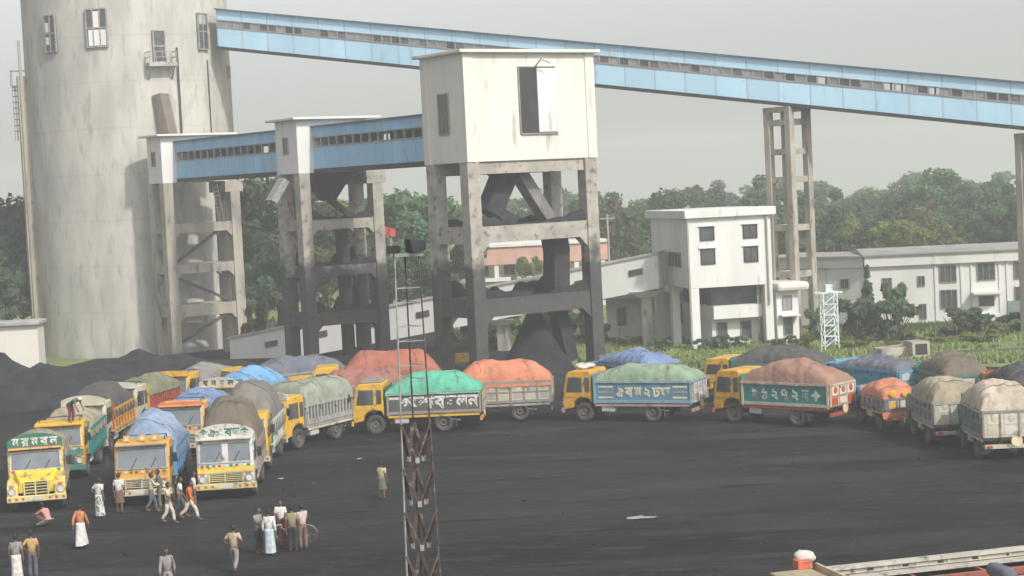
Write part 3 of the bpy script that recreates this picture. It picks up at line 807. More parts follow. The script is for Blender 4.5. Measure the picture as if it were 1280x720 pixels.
o = thing('box_culvert', 'small white framed concrete box lying in the grass behind the right trucks', 'concrete box', gnd(1152, 447), R(10))
b = MB().box(-.6, .6, 0, .15, 0, .18).box(-.6, .6, 0, .15, .9, 1.05).box(-.6, -.42, 0, .15, .18, .9).box(.42, .6, 0, .15, .18, .9); b.build('rim', concrete, o)
MB().box(-.6, .6, .15, 1.6, 0, 1.05).build('body', concrete, o)
MB().box(-.42, .42, .05, .14, .18, .9).build('opening', void_dark, o)
o = thing('loading_ramp', 'low grey concrete slab beside the white framed box in the grass', 'slab', gnd(1128, 447), R(8))
MB().add([(-1.5, 0, 0), (1.5, 0, 0), (1.5, 2, 0), (-1.5, 2, 0), (-1.3, .1, .6), (1.3, .1, .75), (1.3, 1.9, .75), (-1.3, 1.9, .6)], [(4, 5, 6, 7), (0, 1, 5, 4), (1, 2, 6, 5), (2, 3, 7, 6), (3, 0, 4, 7)]).build('slab', concrete, o)
o = thing('barrier', 'low yellow steel barrier behind the legs of the loading tower', 'barrier', (-3.4, 121, 0), R(5))
b = MB().box(-1.2, 1.2, -.12, .12, 1.15, 1.75); b.build('rail', yellow_paint, o)
b = MB().bar((-1, 0, 0), (-1, 0, 1.15), .15).bar((1, 0, 0), (1, 0, 1.15), .15); b.build('post', steel_grey, o)
fl = thing('flag', 'small red flag on a thin pole among the trees behind the middle tower', 'flag', (-10.2, 150, 0), 0)
MB().tube((0, 0, 0), (0, 0, 9.9), .05, n=6).build('pole', galv, fl)
b = MB(); vs_, fs = [], []
for i in range(9):
    for j in range(5): vs_.append((.05 + i * .11, .12 * math.sin(i * .9 + j * .3), 9.85 - j * .17 - .03 * i))
for i in range(8):
    for j in range(4): fs.append((i * 5 + j, i * 5 + j + 1, i * 5 + j + 6, i * 5 + j + 5))
b.add(vs_, fs).build('cloth', mat('flag_red', (.5, .1, .07), (.5, .06, .04), .8, 2.0), fl)
o = thing('utility_pole', 'slim pale utility pole standing among trees right of the loading tower', 'pole', (9.2, 172, 0), 0)
MB().tube((0, 0, -.1), (0, 0, 9.6), .14, .09, 8).build('pole', concrete, o); MB().bar((-.7, 0, 9.2), (.7, 0, 9.2), .1).build('crossarm', galv, o)

# ---------------------------------------------------------------- trees and bushes
def leafmat(name, a, b_, c):
    m = mat(name, a, b_, .85, .45, .38, .62, c3=c, s3=1.6, lo3=.54, hi3=.68, spec=.15)
    t = m.node_tree; bs = t.nodes['Principled BSDF']
    oi = t.nodes.new('ShaderNodeObjectInfo'); h = t.nodes.new('ShaderNodeHueSaturation')
    r = t.nodes.new('ShaderNodeMapRange'); r.inputs['To Min'].default_value = .7; r.inputs['To Max'].default_value = 1.3
    r2 = t.nodes.new('ShaderNodeMapRange'); r2.inputs['To Min'].default_value = .475; r2.inputs['To Max'].default_value = .52
    src = bs.inputs['Base Color'].links[0].from_socket
    t.links.new(oi.outputs['Random'], r.inputs['Value']); t.links.new(r.outputs[0], h.inputs['Value'])
    t.links.new(oi.outputs['Random'], r2.inputs['Value']); t.links.new(r2.outputs[0], h.inputs['Hue'])
    t.links.new(src, h.inputs['Color']); t.links.new(h.outputs[0], bs.inputs['Base Color'])
    tl = t.nodes.new('ShaderNodeBsdfTranslucent'); t.links.new(h.outputs[0], tl.inputs['Color'])
    ms_ = t.nodes.new('ShaderNodeMixShader'); ms_.inputs[0].default_value = .35
    t.links.new(bs.outputs[0], ms_.inputs[1]); t.links.new(tl.outputs[0], ms_.inputs[2])
    t.links.new(ms_.outputs[0], t.nodes['Material Output'].inputs['Surface'])
    return m
leaf = leafmat('tree_leaves', (.115, .185, .09), (.08, .14, .07), (.15, .205, .10))
leaf_y = leafmat('yellow_green_leaves', (.21, .25, .06), (.13, .18, .045), (.26, .27, .09))
leaf_b = leafmat('dry_brown_leaves', (.16, .155, .06), (.09, .105, .045), (.19, .17, .08))
leaf_d = leafmat('dark_green_leaves', (.09, .16, .08), (.06, .11, .06), (.125, .185, .09))

def crown_mesh(name, seed, m, rx, rz, ncl, nleaf, ls, cone=False, sparse=1.0):
    rnd = random.Random(seed); b = MB()
    cl = []
    for k in range(ncl):
        while True:
            p = Vector((rnd.uniform(-1, 1), rnd.uniform(-1, 1), rnd.uniform(-1, 1)))
            if .25 < p.length < 1: break
        if cone:
            h = rnd.random() ** 1.4; a = rnd.uniform(0, 2 * PI); r = (1 - h) * rx * rnd.uniform(.3, 1)
            c = Vector((r * math.cos(a), r * math.sin(a), (h * 2 - 1) * rz)); cr = .35 + .5 * (1 - h)
        else:
            k2 = 1 + .28 * noise.noise(p * 2.3 + Vector((seed, 0, 0)))
            c = Vector((p.x * rx * k2, p.y * rx * k2, p.z * rz * k2)); cr = rnd.uniform(.18, .36) * min(rx, rz)
        cl.append((c, cr))
    for c, cr in cl:
        n = int(nleaf * sparse * (cr / (.27 * min(rx, rz))) ** 2) if not cone else nleaf
        for i in range(max(n, 8)):
            d = Vector((rnd.gauss(0, 1), rnd.gauss(0, 1), rnd.gauss(0, 1))).normalized()
            p = c + Vector((d.x, d.y, d.z * .8)) * cr * rnd.uniform(.65, 1.08)
            nn = (d + Vector((rnd.gauss(0, .5), rnd.gauss(0, .5), rnd.gauss(0, .5) + .25))).normalized()
            u = nn.orthogonal().normalized(); v = nn.cross(u); a = rnd.uniform(0, PI)
            u, v = u * math.cos(a) + v * math.sin(a), v * math.cos(a) - u * math.sin(a)
            s = ls * rnd.uniform(.6, 1.3)
            b.add([p - u * s, p - v * s * .45, p + u * s, p + v * s * .45], [(0, 1, 2, 3)])
    return b.mesh(name, m), cl
def trunk_mesh(name, cl, h0, r0, crown_z, seed):
    rnd = random.Random(seed); b = MB()
    pts = [Vector((0, 0, -.2))]
    for k in range(1, 5): pts.append(Vector((rnd.gauss(0, .12) * k * .4, rnd.gauss(0, .12) * k * .4, h0 * k / 4)))
    for k in range(4): b.tube(pts[k], pts[k + 1], r0 * (1 - .16 * k), r0 * (1 - .16 * (k + 1)), 7)
    for c, cr in cl[::3]:
        t = c + Vector((0, 0, crown_z)); s = pts[-1] if rnd.random() < .6 else pts[-2]
        mid = (s + t) / 2 + Vector((rnd.gauss(0, .2), rnd.gauss(0, .2), .2))
        b.tube(s, mid, r0 * .36, r0 * .22, 5); b.tube(mid, t, r0 * .22, r0 * .08, 5)
    return b.mesh(name, bark)
PROTO = []
def proto(key, seed, m, rx, rz, cz, ncl, nleaf, ls, h0, r0, **k):
    cm, cl = crown_mesh('crown', seed, m, rx, rz, ncl, nleaf, ls, **k)
    PROTO.append((key, cm, trunk_mesh('trunk', cl, h0, r0, cz, seed), cz, cz + rz))
# unit trees about 10 m tall
proto('broad', 11, leaf, 4.0, 3.6, 6.2, 30, 120, .30, 4.2, .28)
proto('broad', 12, leaf, 3.4, 4.0, 6.0, 28, 120, .30, 4.0, .26)
proto('broad', 13, leaf_d, 4.4, 3.3, 6.5, 32, 115, .30, 4.4, .3)
proto('airy', 14, leaf, 3.2, 4.2, 5.9, 22, 90, .27, 4.8, .22)
proto('yellow', 15, leaf_y, 3.2, 3.6, 6.2, 24, 105, .28, 4.2, .22)
proto('dry', 16, leaf_b, 3.2, 3.8, 6.0, 24, 95, .28, 4.2, .22)
proto('cone', 17, leaf_d, 2.0, 4.4, 5.4, 60, 40, .24, 3.0, .2, cone=True)
def tree(k, x, y, h, wd, label, group, name='tree', cat='tree', rz=None, crown_only=False):
    key, cm, tm, cz, top = PROTO[k]
    s = h / top
    t = thing(name, label, cat, (x, y, 0), random.uniform(0, 6.28) if rz is None else rz, group)
    c = link('crown', cm, t); c.location.z = cz * s; c.scale = (wd * s, wd * s, s)
    r = link('trunk', tm, t); r.scale = (s, s, s)
    return t
rt = random.Random(5)
LA, GRA = 'dense green tree left of the silo behind the cream shed', 'trees left of the silo'
for x, y, h, k in ((-46.5, 166, 14.4, 2), (-43.2, 170, 13.8, 0), (-51, 172, 14.0, 1), (-55, 166, 14.0, 0), (-48.5, 158, 9.0, 2), (-44.8, 156, 8.0, 0), (-53.0, 156, 8.5, 1), (-42.3, 163, 10.5, 2)):
    tree(k, x, y, h, 1.0, LA, GRA)
LB_, GRB = 'green tree standing between and behind the two small transfer towers', 'trees behind the transfer towers'
for x, y, h, k in ((-25.5, 174, 14.6, 1), (-22.3, 176, 14.9, 0), (-19.0, 175, 13.6, 2), (-15.6, 176, 12.8, 4), (-12.3, 176, 13.0, 3), (-9.2, 178, 12.6, 0), (-6.6, 180, 11.6, 2), (-24.0, 168, 8.6, 2), (-20.5, 168, 8.0, 0), (-17.0, 169, 8.4, 4), (-13.6, 169, 7.6, 2), (-10.3, 168, 8.0, 0), (-7.4, 170, 7.0, 1)):
    tree(k, x, y, h, 1.02, LB_, GRB)
LC, GRC = 'hazy tree in the distant line behind the loading tower and white building', 'distant trees in the middle'
for i in range(26):
    x = -16 + i * 2.1 + rt.uniform(-.8, .8); y = rt.uniform(222, 250)
    tree(rt.choice((0, 1, 2, 3, 0, 1)), x * y / 235, y, rt.uniform(8.6, 12.4), 1.0, LC, GRC)
for x, y, h, k in ((10.4, 196, 10.4, 5), (13.2, 197, 9.6, 0), (8.6, 200, 9.2, 3), (16.5, 204, 9.2, 1), (20, 204, 8.8, 2), (23.5, 202, 9.0, 0)):
    tree(k, x, y, h, .95, LC, GRC)
tree(4, 1.5, 180, 6.0, .8, 'yellow green young tree in front of the pink banded building', None)
LD, GRD = 'hazy tree in the tree line behind the long white workshop', 'distant trees on the right'
tops = [(1000, 9.4), (1018, 9.0), (1036, 10.2), (1052, 10.8), (1070, 9.8), (1088, 10.2), (1104, 8.8), (1120, 8.6), (1136, 10.4), (1152, 11.6), (1168, 12.6), (1183, 12.9), (1198, 11.6), (1212, 12.4), (1228, 11.6), (1244, 11.2), (1260, 10.9), (1276, 10.8), (1292, 10.8), (1310, 11)]
for px, h in tops:
    y = rt.uniform(216, 236); tree(rt.choice((0, 1, 2, 3)), (px - 640) / F_PX * y, y, h * .91 * rt.uniform(.97, 1.04), 1.0, LD, GRD)
for i in range(20):
    y = rt.uniform(184, 204); px = 985 + i * 17 + rt.uniform(-5, 5)
    tree(rt.choice((0, 2, 1, 4, 2, 5)), (px - 640) / F_PX * y, y, rt.uniform(7.2, 9.0), 1.1, LD, GRD)
# a far wooded belt that closes the view
for i in range(30):
    y = rt.uniform(290, 330); x = -75 + i * 6.6 + rt.uniform(-2, 2)
    tree(rt.choice((0, 1, 2)), x, y, rt.uniform(9.5, 12.0), 1.25, 'faint far tree almost lost in the haze at the horizon', 'faint far trees in the haze')

shrub_cm = [crown_mesh('foliage', 30 + i, m_, 1.0, .8, 16, 60, .15)[0] for i, m_ in enumerate((leaf_d, leaf, leaf_y, leaf_b))]
def stem_mesh():
    b = MB(); rnd = random.Random(3)
    for k in range(9):
        a = k * .7; b.tube((0, 0, -.05), (math.cos(a) * .6, math.sin(a) * .6, .7 + .3 * rnd.random()), .035, .01, 5)
    return b.mesh('stems', bark)
stem_m = stem_mesh()
def bush(k, x, y, r, h, label, group=None):
    t = thing('bush', label, 'bush', (x, y, 0), random.uniform(0, 6.28), group)
    c = link('foliage', shrub_cm[k], t); c.scale = (r, r, h / 1.6); c.location.z = h * .5
    s = link('stems', stem_m, t); s.scale = (r, r, h / 1.2)
    return t
bush(1, 25.2, 133.5, 1.9, 3.2, 'large dark rounded bush beside the pale blue lattice frame')
bush(1, 27.6, 133.0, 2.1, 3.0, 'broad green bush at the foot of the pointed conifer', None)
bush(1, 27.9, 136.0, 1.3, 4.0, 'tall dark bush close to the left end of the white workshop wall', None)
bush(1, 32.4, 134.0, 1.8, 2.1, 'round dark bush in front of the workshop windows', None)
bush(1, 34.4, 134.5, 1.7, 1.5, 'low spreading green bush before the workshop porch', None)
bush(1, 22.6, 136.5, 1.0, 2.4, 'narrow bush between the tall trestle and the pale blue lattice frame', None)
tree(6, 26.6, 137.5, 5.4, .8, 'pointed conifer like tree before the corner of the white workshop', None, 'conifer')
for x, y, r, h, k in ((-1.6, 149, 1.7, 3.6, 0), (1.0, 150, 1.6, 3.2, 1), (3.4, 151, 1.4, 3.9, 0), (5.6, 147, 1.3, 3.4, 0), (-4.4, 150, 1.5, 3.2, 1), (6.6, 142.5, 1.0, 1.6, 1)):
    bush(k, x, y, r, h, 'green bush growing under the white inclined gallery', 'bushes under the gallery')
for x, y, r, h, k in ((13.5, 132.5, .7, .9, 1), (15.2, 133, .9, 1.1, 0), (16.6, 133.6, .7, .9, 1), (10.6, 134, .9, .9, 1), (8.6, 139, 1.1, 1.0, 2), (18.9, 132, .8, .9, 2), (20.5, 131.5, .9, 1.1, 2)):
    bush(k, x, y, r, h, 'low weedy bush at the foot of the white building', 'weeds at the white building')
for x, y, r, h, k in ((36.6, 133, 1.6, 1.6, 1), (38.5, 132, 1.6, 1.3, 2), (24, 129, 1.2, .9, 2), (29.5, 129, 1.4, .9, 2), (33, 129.5, 1.5, .9, 2), (27, 127, 1.2, .7, 2)):
    bush(k, x, y, r, h, 'low green scrub in the grass before the workshop', 'scrub before the workshop')
bush(3, -20.6, 146.5, 1.5, 4.4, 'sparse grey brown bush before the low end of the white gallery')
bush(3, -16.0, 146.0, 1.2, 3.6, 'thin leaning bush seen through the legs of the middle transfer tower')
bush(0, -22.5, 160, 2.4, 4.0, 'dark bush beside the foot of the braced transfer tower')
# ---------------------------------------------------------------- trucks
def wheel_mesh():
    b = MB(); b.lathe([(.27, -.13), (.44, -.14), (.5, -.09), (.515, 0), (.5, .09), (.44, .14), (.27, .13), (.27, -.13)], n=28, axis='y')
    t = b.mesh('tyre', tyre_m, True)
    r = MB(); r.lathe([(.0, .05), (.1, .05), (.11, .12), (.16, .12), (.17, .06), (.235, .04), (.255, .12), (.28, .13), (.28, -.13), (.0, -.13)], n=20, axis='y')
    for k in range(8):
        a = k * PI / 4; r.tube((.2 * math.cos(a), .04, .2 * math.sin(a)), (.2 * math.cos(a), .09, .2 * math.sin(a)), .02, n=5)
    return t, r.mesh('rim', rim_m)
TYRE, RIM = wheel_mesh()
def wheel(parent, x, y, side, dual=False, r=.515):
    o = link('wheel', TYRE, parent); o.location = (x, y, r); o.scale = (r / .515, 1.9 if dual else 1.0, r / .515)
    if side < 0: o.rotation_euler.z = PI
    link('rim', RIM, o)

def tarp_part(root, x0, x1, W, zs, h, m, seed, kx=3.0, ky=2.2, skirt=.3, rear=.3, lump=.10, ropes=True, skew=0.0, front=.2, wall=.1, trap=None):
    """sheet over the load: mound between x0 (rear) and x1 (front), skirts over the sides"""
    b = MB(); nx, ny = 72, 36; vs_, fs = [], []
    def top(u, v):
        a_ = min(1, (1 - abs(u)) / trap) if trap else 0
        s = (a_ * a_ * (3 - 2 * a_) * .5 + a_ * .5 if trap else max(0, 1 - abs(u + skew * (1 - u * u)) ** kx) ** .8) * max(0, 1 - abs(v) ** ky) ** .75
        X, Y = x0 + (x1 - x0) * (u + 1) / 2, W * v
        z = zs + .05 + h * s + wall * max(0, 1 - abs(u) ** 16) * max(0, 1 - abs(v) ** 10)
        nz_ = noise.fractal(Vector((X * .8 + seed * 7.1, Y * .9, seed)), 1.0, 2.0, 3)
        z += lump * (1.6 * nz_) * (.35 + s)
        rg = abs(noise.noise(Vector((X * 1.1 + seed, Y * 1.7, seed * 3.1)))); rg2 = abs(noise.noise(Vector((X * 2.6, Y * 2.2 + seed, seed * 1.7))))
        z += .14 * max(0, .13 - rg) * 2.4 - .12 * max(0, .09 - rg2) * 2.6
        z += .035 * math.sin(X * 9 + 4 * noise.noise(Vector((X, Y * .6, seed)))) * (1 - s) * (1 if abs(v) > .6 else .3)
        return Vector((X, Y, z))
    rows = []
    for j in range(-1, ny + 2):
        row = []
        for i in range(-1, nx + 2):
            ii, jj = min(max(i, 0), nx), min(max(j, 0), ny)
            p = top(ii / nx * 2 - 1, jj / ny * 2 - 1)
            drop = 0
            if j in (-1, ny + 1): drop = max(drop, skirt * (1 + .3 * noise.noise(Vector((p.x * 1.5, seed + j, 0)))))
            if i == -1: drop = max(drop, rear * (1 + .35 * noise.noise(Vector((p.y * 2.5, seed, 5)))))
            if i == nx + 1: drop = max(drop, front)
            if drop:
                k = .05 + .03 * noise.noise(Vector((p.x * 3, p.y * 3, seed)))
                p = Vector((p.x, p.y, zs + .03 - drop))
                if j == -1: p.y -= k
                if j == ny + 1: p.y += k
                if i == -1: p.x -= k
                if i == nx + 1: p.x += k
            row.append(p)
        rows.append(row)
    nn = nx + 3
    for r_ in rows: vs_ += r_
    for j in range(len(rows) - 1):
        for i in range(nn - 1):
            a = j * nn + i; fs.append((a, a + 1, a + nn + 1, a + nn))
    b.add(vs_, fs)
    o = b.build('tarpaulin', m, root, smooth=True)
    if ropes:
        b = MB()
        for k in range(2):
            u = -.5 + k * 1.0
            pts = [top(u + .04 * math.sin(j), j / 12 * 2 - 1) + Vector((0, 0, .03)) for j in range(13)]
            pts = [pts[0] + Vector((0, -.07, -skirt - .3))] + pts + [pts[-1] + Vector((0, .07, -skirt - .3))]
            b = MB()
            for p, q in zip(pts, pts[1:]): b.tube(p, q, .018, n=4, cap=False)
            b.build('rope', mat('rope', (.2, .17, .12), (.12, .1, .08), .9, 5.0), o)
    return o

def truck(label, anchor, px, py, heading, L=7.2, cab='flat', cc=None, bed=None, rail=None, panel=None, tarp='grey', th=1.1, kx=3.0, ky=2.2, skirt=.3, rear=.3,
          style='boards', text=None, tm=None, head=None, headtext=None, roofstuff=None, W=1.18, wb=None, seed=1, zs=2.15, tail=None, lump=.1, split=False, lowcol=None,
          stripe=None, pitch=None, lsize=.52, skew=0.0, wall=.1, trap=None, pos=None, cat='truck', name='cargo_truck', cabh=2.68, group='loaded coal trucks queuing in the yard', roofc=None, vis=None):
    cc = cc or yellow_paint; bed = bed or grey_paint; rail = rail or bed; panel = panel or bed; lowcol = lowcol or cream_paint; tail = tail or bed
    h = R(heading); f = Vector((math.cos(h), math.sin(h), 0)); l = Vector((-math.sin(h), math.cos(h), 0))
    P = Vector((*pos, 0)) if pos else gnd(px, py)
    F = L / 2
    off = {'FC': f * F, 'RC': -f * F, 'FL': f * F + l * W, 'FR': f * F - l * W, 'RL': -f * F + l * W, 'RR': -f * F - l * W, 'C': Vector((0, 0, 0))}[anchor]
    root = thing(name, label, cat, P - off, h, group)
    nose = .75 if cab == 'nose' else 0.0
    cx1 = F - .12 - nose; cx0 = cx1 - (1.6 if L > 6 else 1.35); bx1 = cx0 - .12; bx0 = -F
    wb = wb or (3.85 if L > 6 else 2.85)
    fa = F - 1.25 if not nose else F - 1.0
    ra = fa - wb
    cw = W - .06
    # chassis
    b = MB()
    for y in (-.42, .42): b.box(bx0 + .1, F - .3, y - .06, y + .06, .72, .95)
    for k in range(5): x = bx0 + .3 + k * (L - 1.2) / 4; b.box(x, x + .1, -.36, .36, .76, .9)
    b.tube((fa, -W + .3, .5), (fa, W - .3, .5), .08); b.tube((ra, -W + .3, .5), (ra, W - .3, .5), .1); b.ball((ra, 0, .5), .24)
    b.build('chassis', chassis_m, root)
    for s in (-1, 1):
        wheel(root, fa, s * (W - .2), s); wheel(root, ra, s * (W - .26), s, True)
    # fuel tank, tool box, mudguards
    MB().box(fa - 1.75, fa - 1.0, W - .5, W - .06, .52, .95).build('fuel_tank', paint('tank_white', (.6, .58, .54), .4), root, bevel=.06)
    MB().box(fa - 1.7, fa - 1.05, -W + .08, -W + .5, .55, .92).build('battery_box', chassis_m, root, bevel=.03)
    for s in (-1, 1):
        MB().box(ra - .68, ra - .64, s * (W - .26) - .27, s * (W - .26) + .27, .28, .95).build('mudflap', tyre_m, root)
    # ---- cab
    arch = [(fa - .62 + .0, .85), (fa - .56, 1.02), (fa - .35, 1.2), (fa, 1.27), (fa + .35, 1.2), (fa + .56, 1.02), (fa + .62, .72)]
    bt = 1.5   # belt line
    if not nose:
        prof = [(cx0, .95)] + [q for q in arch if q[0] > cx0 + .02] + [(cx1, .62), (cx1 + .05, 1.05), (cx1, bt), (cx1 - .2, cabh - .2), (cx1 - .3, cabh - .05), (cx1 - .5, cabh), (cx0 + .1, cabh + .02), (cx0, cabh - .1)]
    else:
        prof = [(cx0, .95), (cx1, .95), (cx1, bt + .1), (cx1 - .2, cabh - .2), (cx1 - .3, cabh - .05), (cx1 - .5, cabh), (cx0 + .1, cabh + .02), (cx0, cabh - .1)]
    cb_ = MB().prism(prof, -cw, cw).build('cab', cc, root, bevel=.06)
    if nose:
        b = MB()
        y0, y1 = .72, .95
        b.add([(cx1 - .05, -y1, .95), (cx1 - .05, y1, .95), (cx1 - .05, y1 * .96, 1.72), (cx1 - .05, -y1 * .96, 1.72), (F - .12, -y0, .8), (F - .12, y0, .8), (F - .14, y0 * .92, 1.36), (F - .14, -y0 * .92, 1.36)],
              [(0, 1, 2, 3)[::-1], (4, 5, 6, 7), (0, 4, 7, 3), (5, 1, 2, 6), (3, 7, 6, 2), (1, 5, 4, 0)])
        b.build('bonnet', lemon, cb_, bevel=.08)
        for s in (-1, 1):
            fp = [(fa - .66, .75), (fa - .6, 1.05), (fa - .35, 1.26), (fa, 1.33), (fa + .4, 1.28), (F - .1, 1.1), (F - .06, .62), (fa + .6, .62), (fa + .53, .98), (fa + .32, 1.14), (fa, 1.2), (fa - .3, 1.14), (fa - .5, .98), (fa - .56, .75)]
            MB().prism(fp, s * .73 if s > 0 else -cw - .06, cw + .06 if s > 0 else -.73).build('fender', cc, cb_, bevel=.04)
    # windscreen on the slope
    def sl(t, y, o=0): return (cx1 - .2 * t + o, y, bt + (.1 if nose else 0) + (cabh - .2 - bt - (.1 if nose else 0)) * t)
    nrm = (1, 0, .22)
    tt0, tt1 = .1, .93
    ww = cw - .1
    ws = MB()
    ws.slab([sl(tt0, -ww), sl(tt0, ww), sl(tt1, ww * .97), sl(tt1, -ww * .97)], nrm, .012)
    wso = ws.build('windscreen', screen_m, cb_)
    tr = MB(); trm = vis or cream_paint
    for a, c in (((tt0, -ww), (tt0, ww)), ((tt1, -ww * .97), (tt1, ww * .97)), ((tt0, -ww), (tt1, -ww * .97)), ((tt0, ww), (tt1, ww * .97))):
        tr.bar(Vector(sl(*a)) + Vector((.02, 0, 0)), Vector(sl(*c)) + Vector((.02, 0, 0)), .07, .05)
    if split: tr.bar(Vector(sl(tt0, 0)) + Vector((.02, 0, 0)), Vector(sl(tt1, 0)) + Vector((.02, 0, 0)), .26, .05)
    tr.build('frame', trm, wso)
    wp = MB()
    for s in (-.45, .35): wp.bar(Vector(sl(tt0, s)) + Vector((.04, 0, 0)), Vector(sl(.55, s + .25)) + Vector((.05, 0, 0)), .025, .02)
    wp.each('wiper', chassis_m, wso)
    # grille, lamps, bumper
    gx = cx1 + .05 if not nose else F - .115
    gw = .72 if not nose else .5
    b = MB()
    zt = 1.12 if not nose else 1.28
    b.box(gx - .02, gx + .03, -gw, gw, .78, zt)
    g_ = b.build('grille', chassis_m, cb_)
    b = MB()
    for k in range(4): z = .82 + k * (zt - .86) / 3.4; b.box(gx + .025, gx + .05, -gw, gw, z, z + .035)
    for y in (-gw - .01, gw - .05, -.06): b.box(gx + .025, gx + .055, y, y + .06, .76, zt + .02)
    b.build('bars', lowcol, g_)
    if not nose:
        b = MB().box(cx1 + .0, cx1 + .064, -cw + .05, cw - .05, zt + .04, zt + .1)
        b.build('trim_strip', lowcol, cb_)
        if stripe:
            MB().slab([(cx1 + .052, -cw + .02, 1.0 + .16), (cx1 + .052, cw - .02, 1.16), (cx1 + .012, cw - .02, bt - .06), (cx1 + .012, -cw + .02, bt - .06)], (1, 0, .1), .012).build('front_band', stripe, cb_)
    if anchor == 'FC':
        b = MB(); zz = bt - .035 if not nose else bt + .14
        for k in range(9):
            y = -cw + .22 + k * (2 * cw - .44) / 8; b.slab([(cx1 + .02, y - .06, zz - .05), (cx1 + .02, y + .06, zz - .05), (cx1 + .02, y + .06, zz + .05), (cx1 + .02, y - .06, zz + .05)], (1, 0, .1), .02, k % 3)
        b.each('painted_mark', [red_paint, white_paint, teal_paint], cb_)
        b = MB(); b.box(cx1 - .3, cx1 + .04, -cw + .05, cw - .05, cabh - .13, cabh - .09); b.build('sun_visor', vis or cc, cb_)
        b = MB()
        for y in (-cw + .2, cw - .2): b.tube((cx0 + .2, y, cabh + .14), (cx1 - .6, y, cabh + .14), .02, n=5); b.tube((cx0 + .25, y, cabh - .02), (cx0 + .25, y, cabh + .14), .02, n=5); b.tube((cx1 - .65, y, cabh - .02), (cx1 - .65, y, cabh + .14), .02, n=5)
        b.tube((cx0 + .2, -cw + .2, cabh + .14), (cx0 + .2, cw - .2, cabh + .14), .02, n=5); b.build('roof_rack', chassis_m, cb_)
    hy = cw - .22 if not nose else .98
    hx = (cx1 + .06) if not nose else F - .08
    for s in (-1, 1):
        b = MB(); b.tube((hx - .06, s * hy, .93), (hx + .03, s * hy, .93), .13, n=14)
        o = b.build('headlight', lamp_m, cb_)
        b = MB(); b.lathe([(.125, 0), (.16, 0), (.16, .05), (.125, .05), (.125, 0)], n=14)
        r_ = b.build('bezel', chrome, o); r_.rotation_euler = (0, PI / 2, 0); r_.location = (hx - .01, s * hy, .93)
        MB().box(hx - .04, hx + .03, s * (hy + (.0)) - .09, s * hy + .09, 1.12, 1.2).build('indicator', orange_paint, cb_)
    bp = MB().box(F - .12, F, -W - .02, W + .02, .48, .74).build('bumper', lowcol, root, bevel=.03)
    MB().box(F - .002, F + .015, -.26, .26, .54, .68).build('number_plate', white_paint, bp)
    b = MB()
    for k in range(9):
        y = -W + .1 + k * (2 * W - .2) / 8
        if abs(y) > .3: b.box(F - .002, F + .008, y - .05, y + .05, .56, .66)
    b.each('painted_mark', red_paint, bp)
    # doors and side windows
    for s in (-1, 1):
        ys = s * cw
        dx0, dx1 = cx0 + (.42 if L > 6 else .25), cx1 - .1
        b = MB(); lo, hi = min(ys, ys + s * .02), max(ys, ys + s * .02)
        b.prism([(dx0, 1.3), (dx1, 1.3), (dx1, bt), (dx1 - .17, cabh - .24), (dx0, cabh - .24)], lo, hi)
        d = b.build('door', cc, cb_)
        b = MB(); lo, hi = min(ys, ys + s * .03), max(ys, ys + s * .03)
        b.prism([(dx0 + .1, bt + .06), (dx1 - .08, bt + .06), (dx1 - .22, cabh - .34), (dx0 + .1, cabh - .34)], lo, hi)
        b.build('side_window', glass, d)
        b = MB(); b.box(dx0 + .06, dx0 + .2, min(ys, ys + s * .06), max(ys, ys + s * .06), bt - .14, bt - .1)
        b.build('handle', chrome, d)
        if L > 6:
            b = MB(); b.box(cx0 + .1, cx0 + .36, min(ys, ys + s * .02), max(ys, ys + s * .02), bt + .1, cabh - .36)
            b.build('side_window', glass, cb_)
        if L < 6: continue
        b = MB(); b.bar((cx1 - .1, ys, 2.0), (cx1 + .12, ys + s * .26, 2.05), .03); b.box(cx1 + .1, cx1 + .14, ys + s * .26 - .09, ys + s * .26 + .09, 1.82, 2.2)
        b.build('mirror', chassis_m, cb_)
    if roofc:
        MB().box(cx0 + .05, cx1 - .42, -cw + .04, cw - .04, cabh + .02, cabh + .1).build('roof_panel', roofc, cb_, bevel=.03)
    # header board above the windscreen
    if head:
        hz = cabh - .12; hh = head[1]
        b = MB(); n = 14
        top_ = [(y, hz + hh * (1 - .45 * abs(y / cw) ** 2.4)) for y in [cw * (k / n * 2 - 1) for k in range(n + 1)]]
        vs_ = [(cx1 - .22, y, z) for y, z in top_] + [(cx1 - .22, y, hz) for y, z in top_] + [(cx1 - .30, y, z) for y, z in top_] + [(cx1 - .30, y, hz) for y, z in top_]
        fs = []
        q = n + 1
        for k in range(n):
            fs += [(k, q + k, q + k + 1, k + 1), (2 * q + k + 1, 3 * q + k + 1, 3 * q + k, 2 * q + k), (k, k + 1, 2 * q + k + 1, 2 * q + k), (q + k + 1, q + k, 3 * q + k, 3 * q + k + 1)]
        fs += [(0, 2 * q, 3 * q, q), (n, q + n, 3 * q + n, 2 * q + n)]
        b.add(vs_, fs)
        hb = b.build('header_board', head[0], cb_)
        if headtext:
            lettering(hb, headtext[0], (2 * cw - .3) / len(headtext[0]), hh * .55, headtext[1], (cx1 - .215, 0, hz + hh * .16), PI / 2)
        if len(head) > 2:
            b = MB(); b.slab([(cx1 - .2, -cw + .05, hz - .12), (cx1 - .2, cw - .05, hz - .12), (cx1 - .22, cw - .05, hz + .06), (cx1 - .22, -cw + .05, hz + .06)], (1, 0, .2), .03)
            b.build('painted_band', head[2], hb)
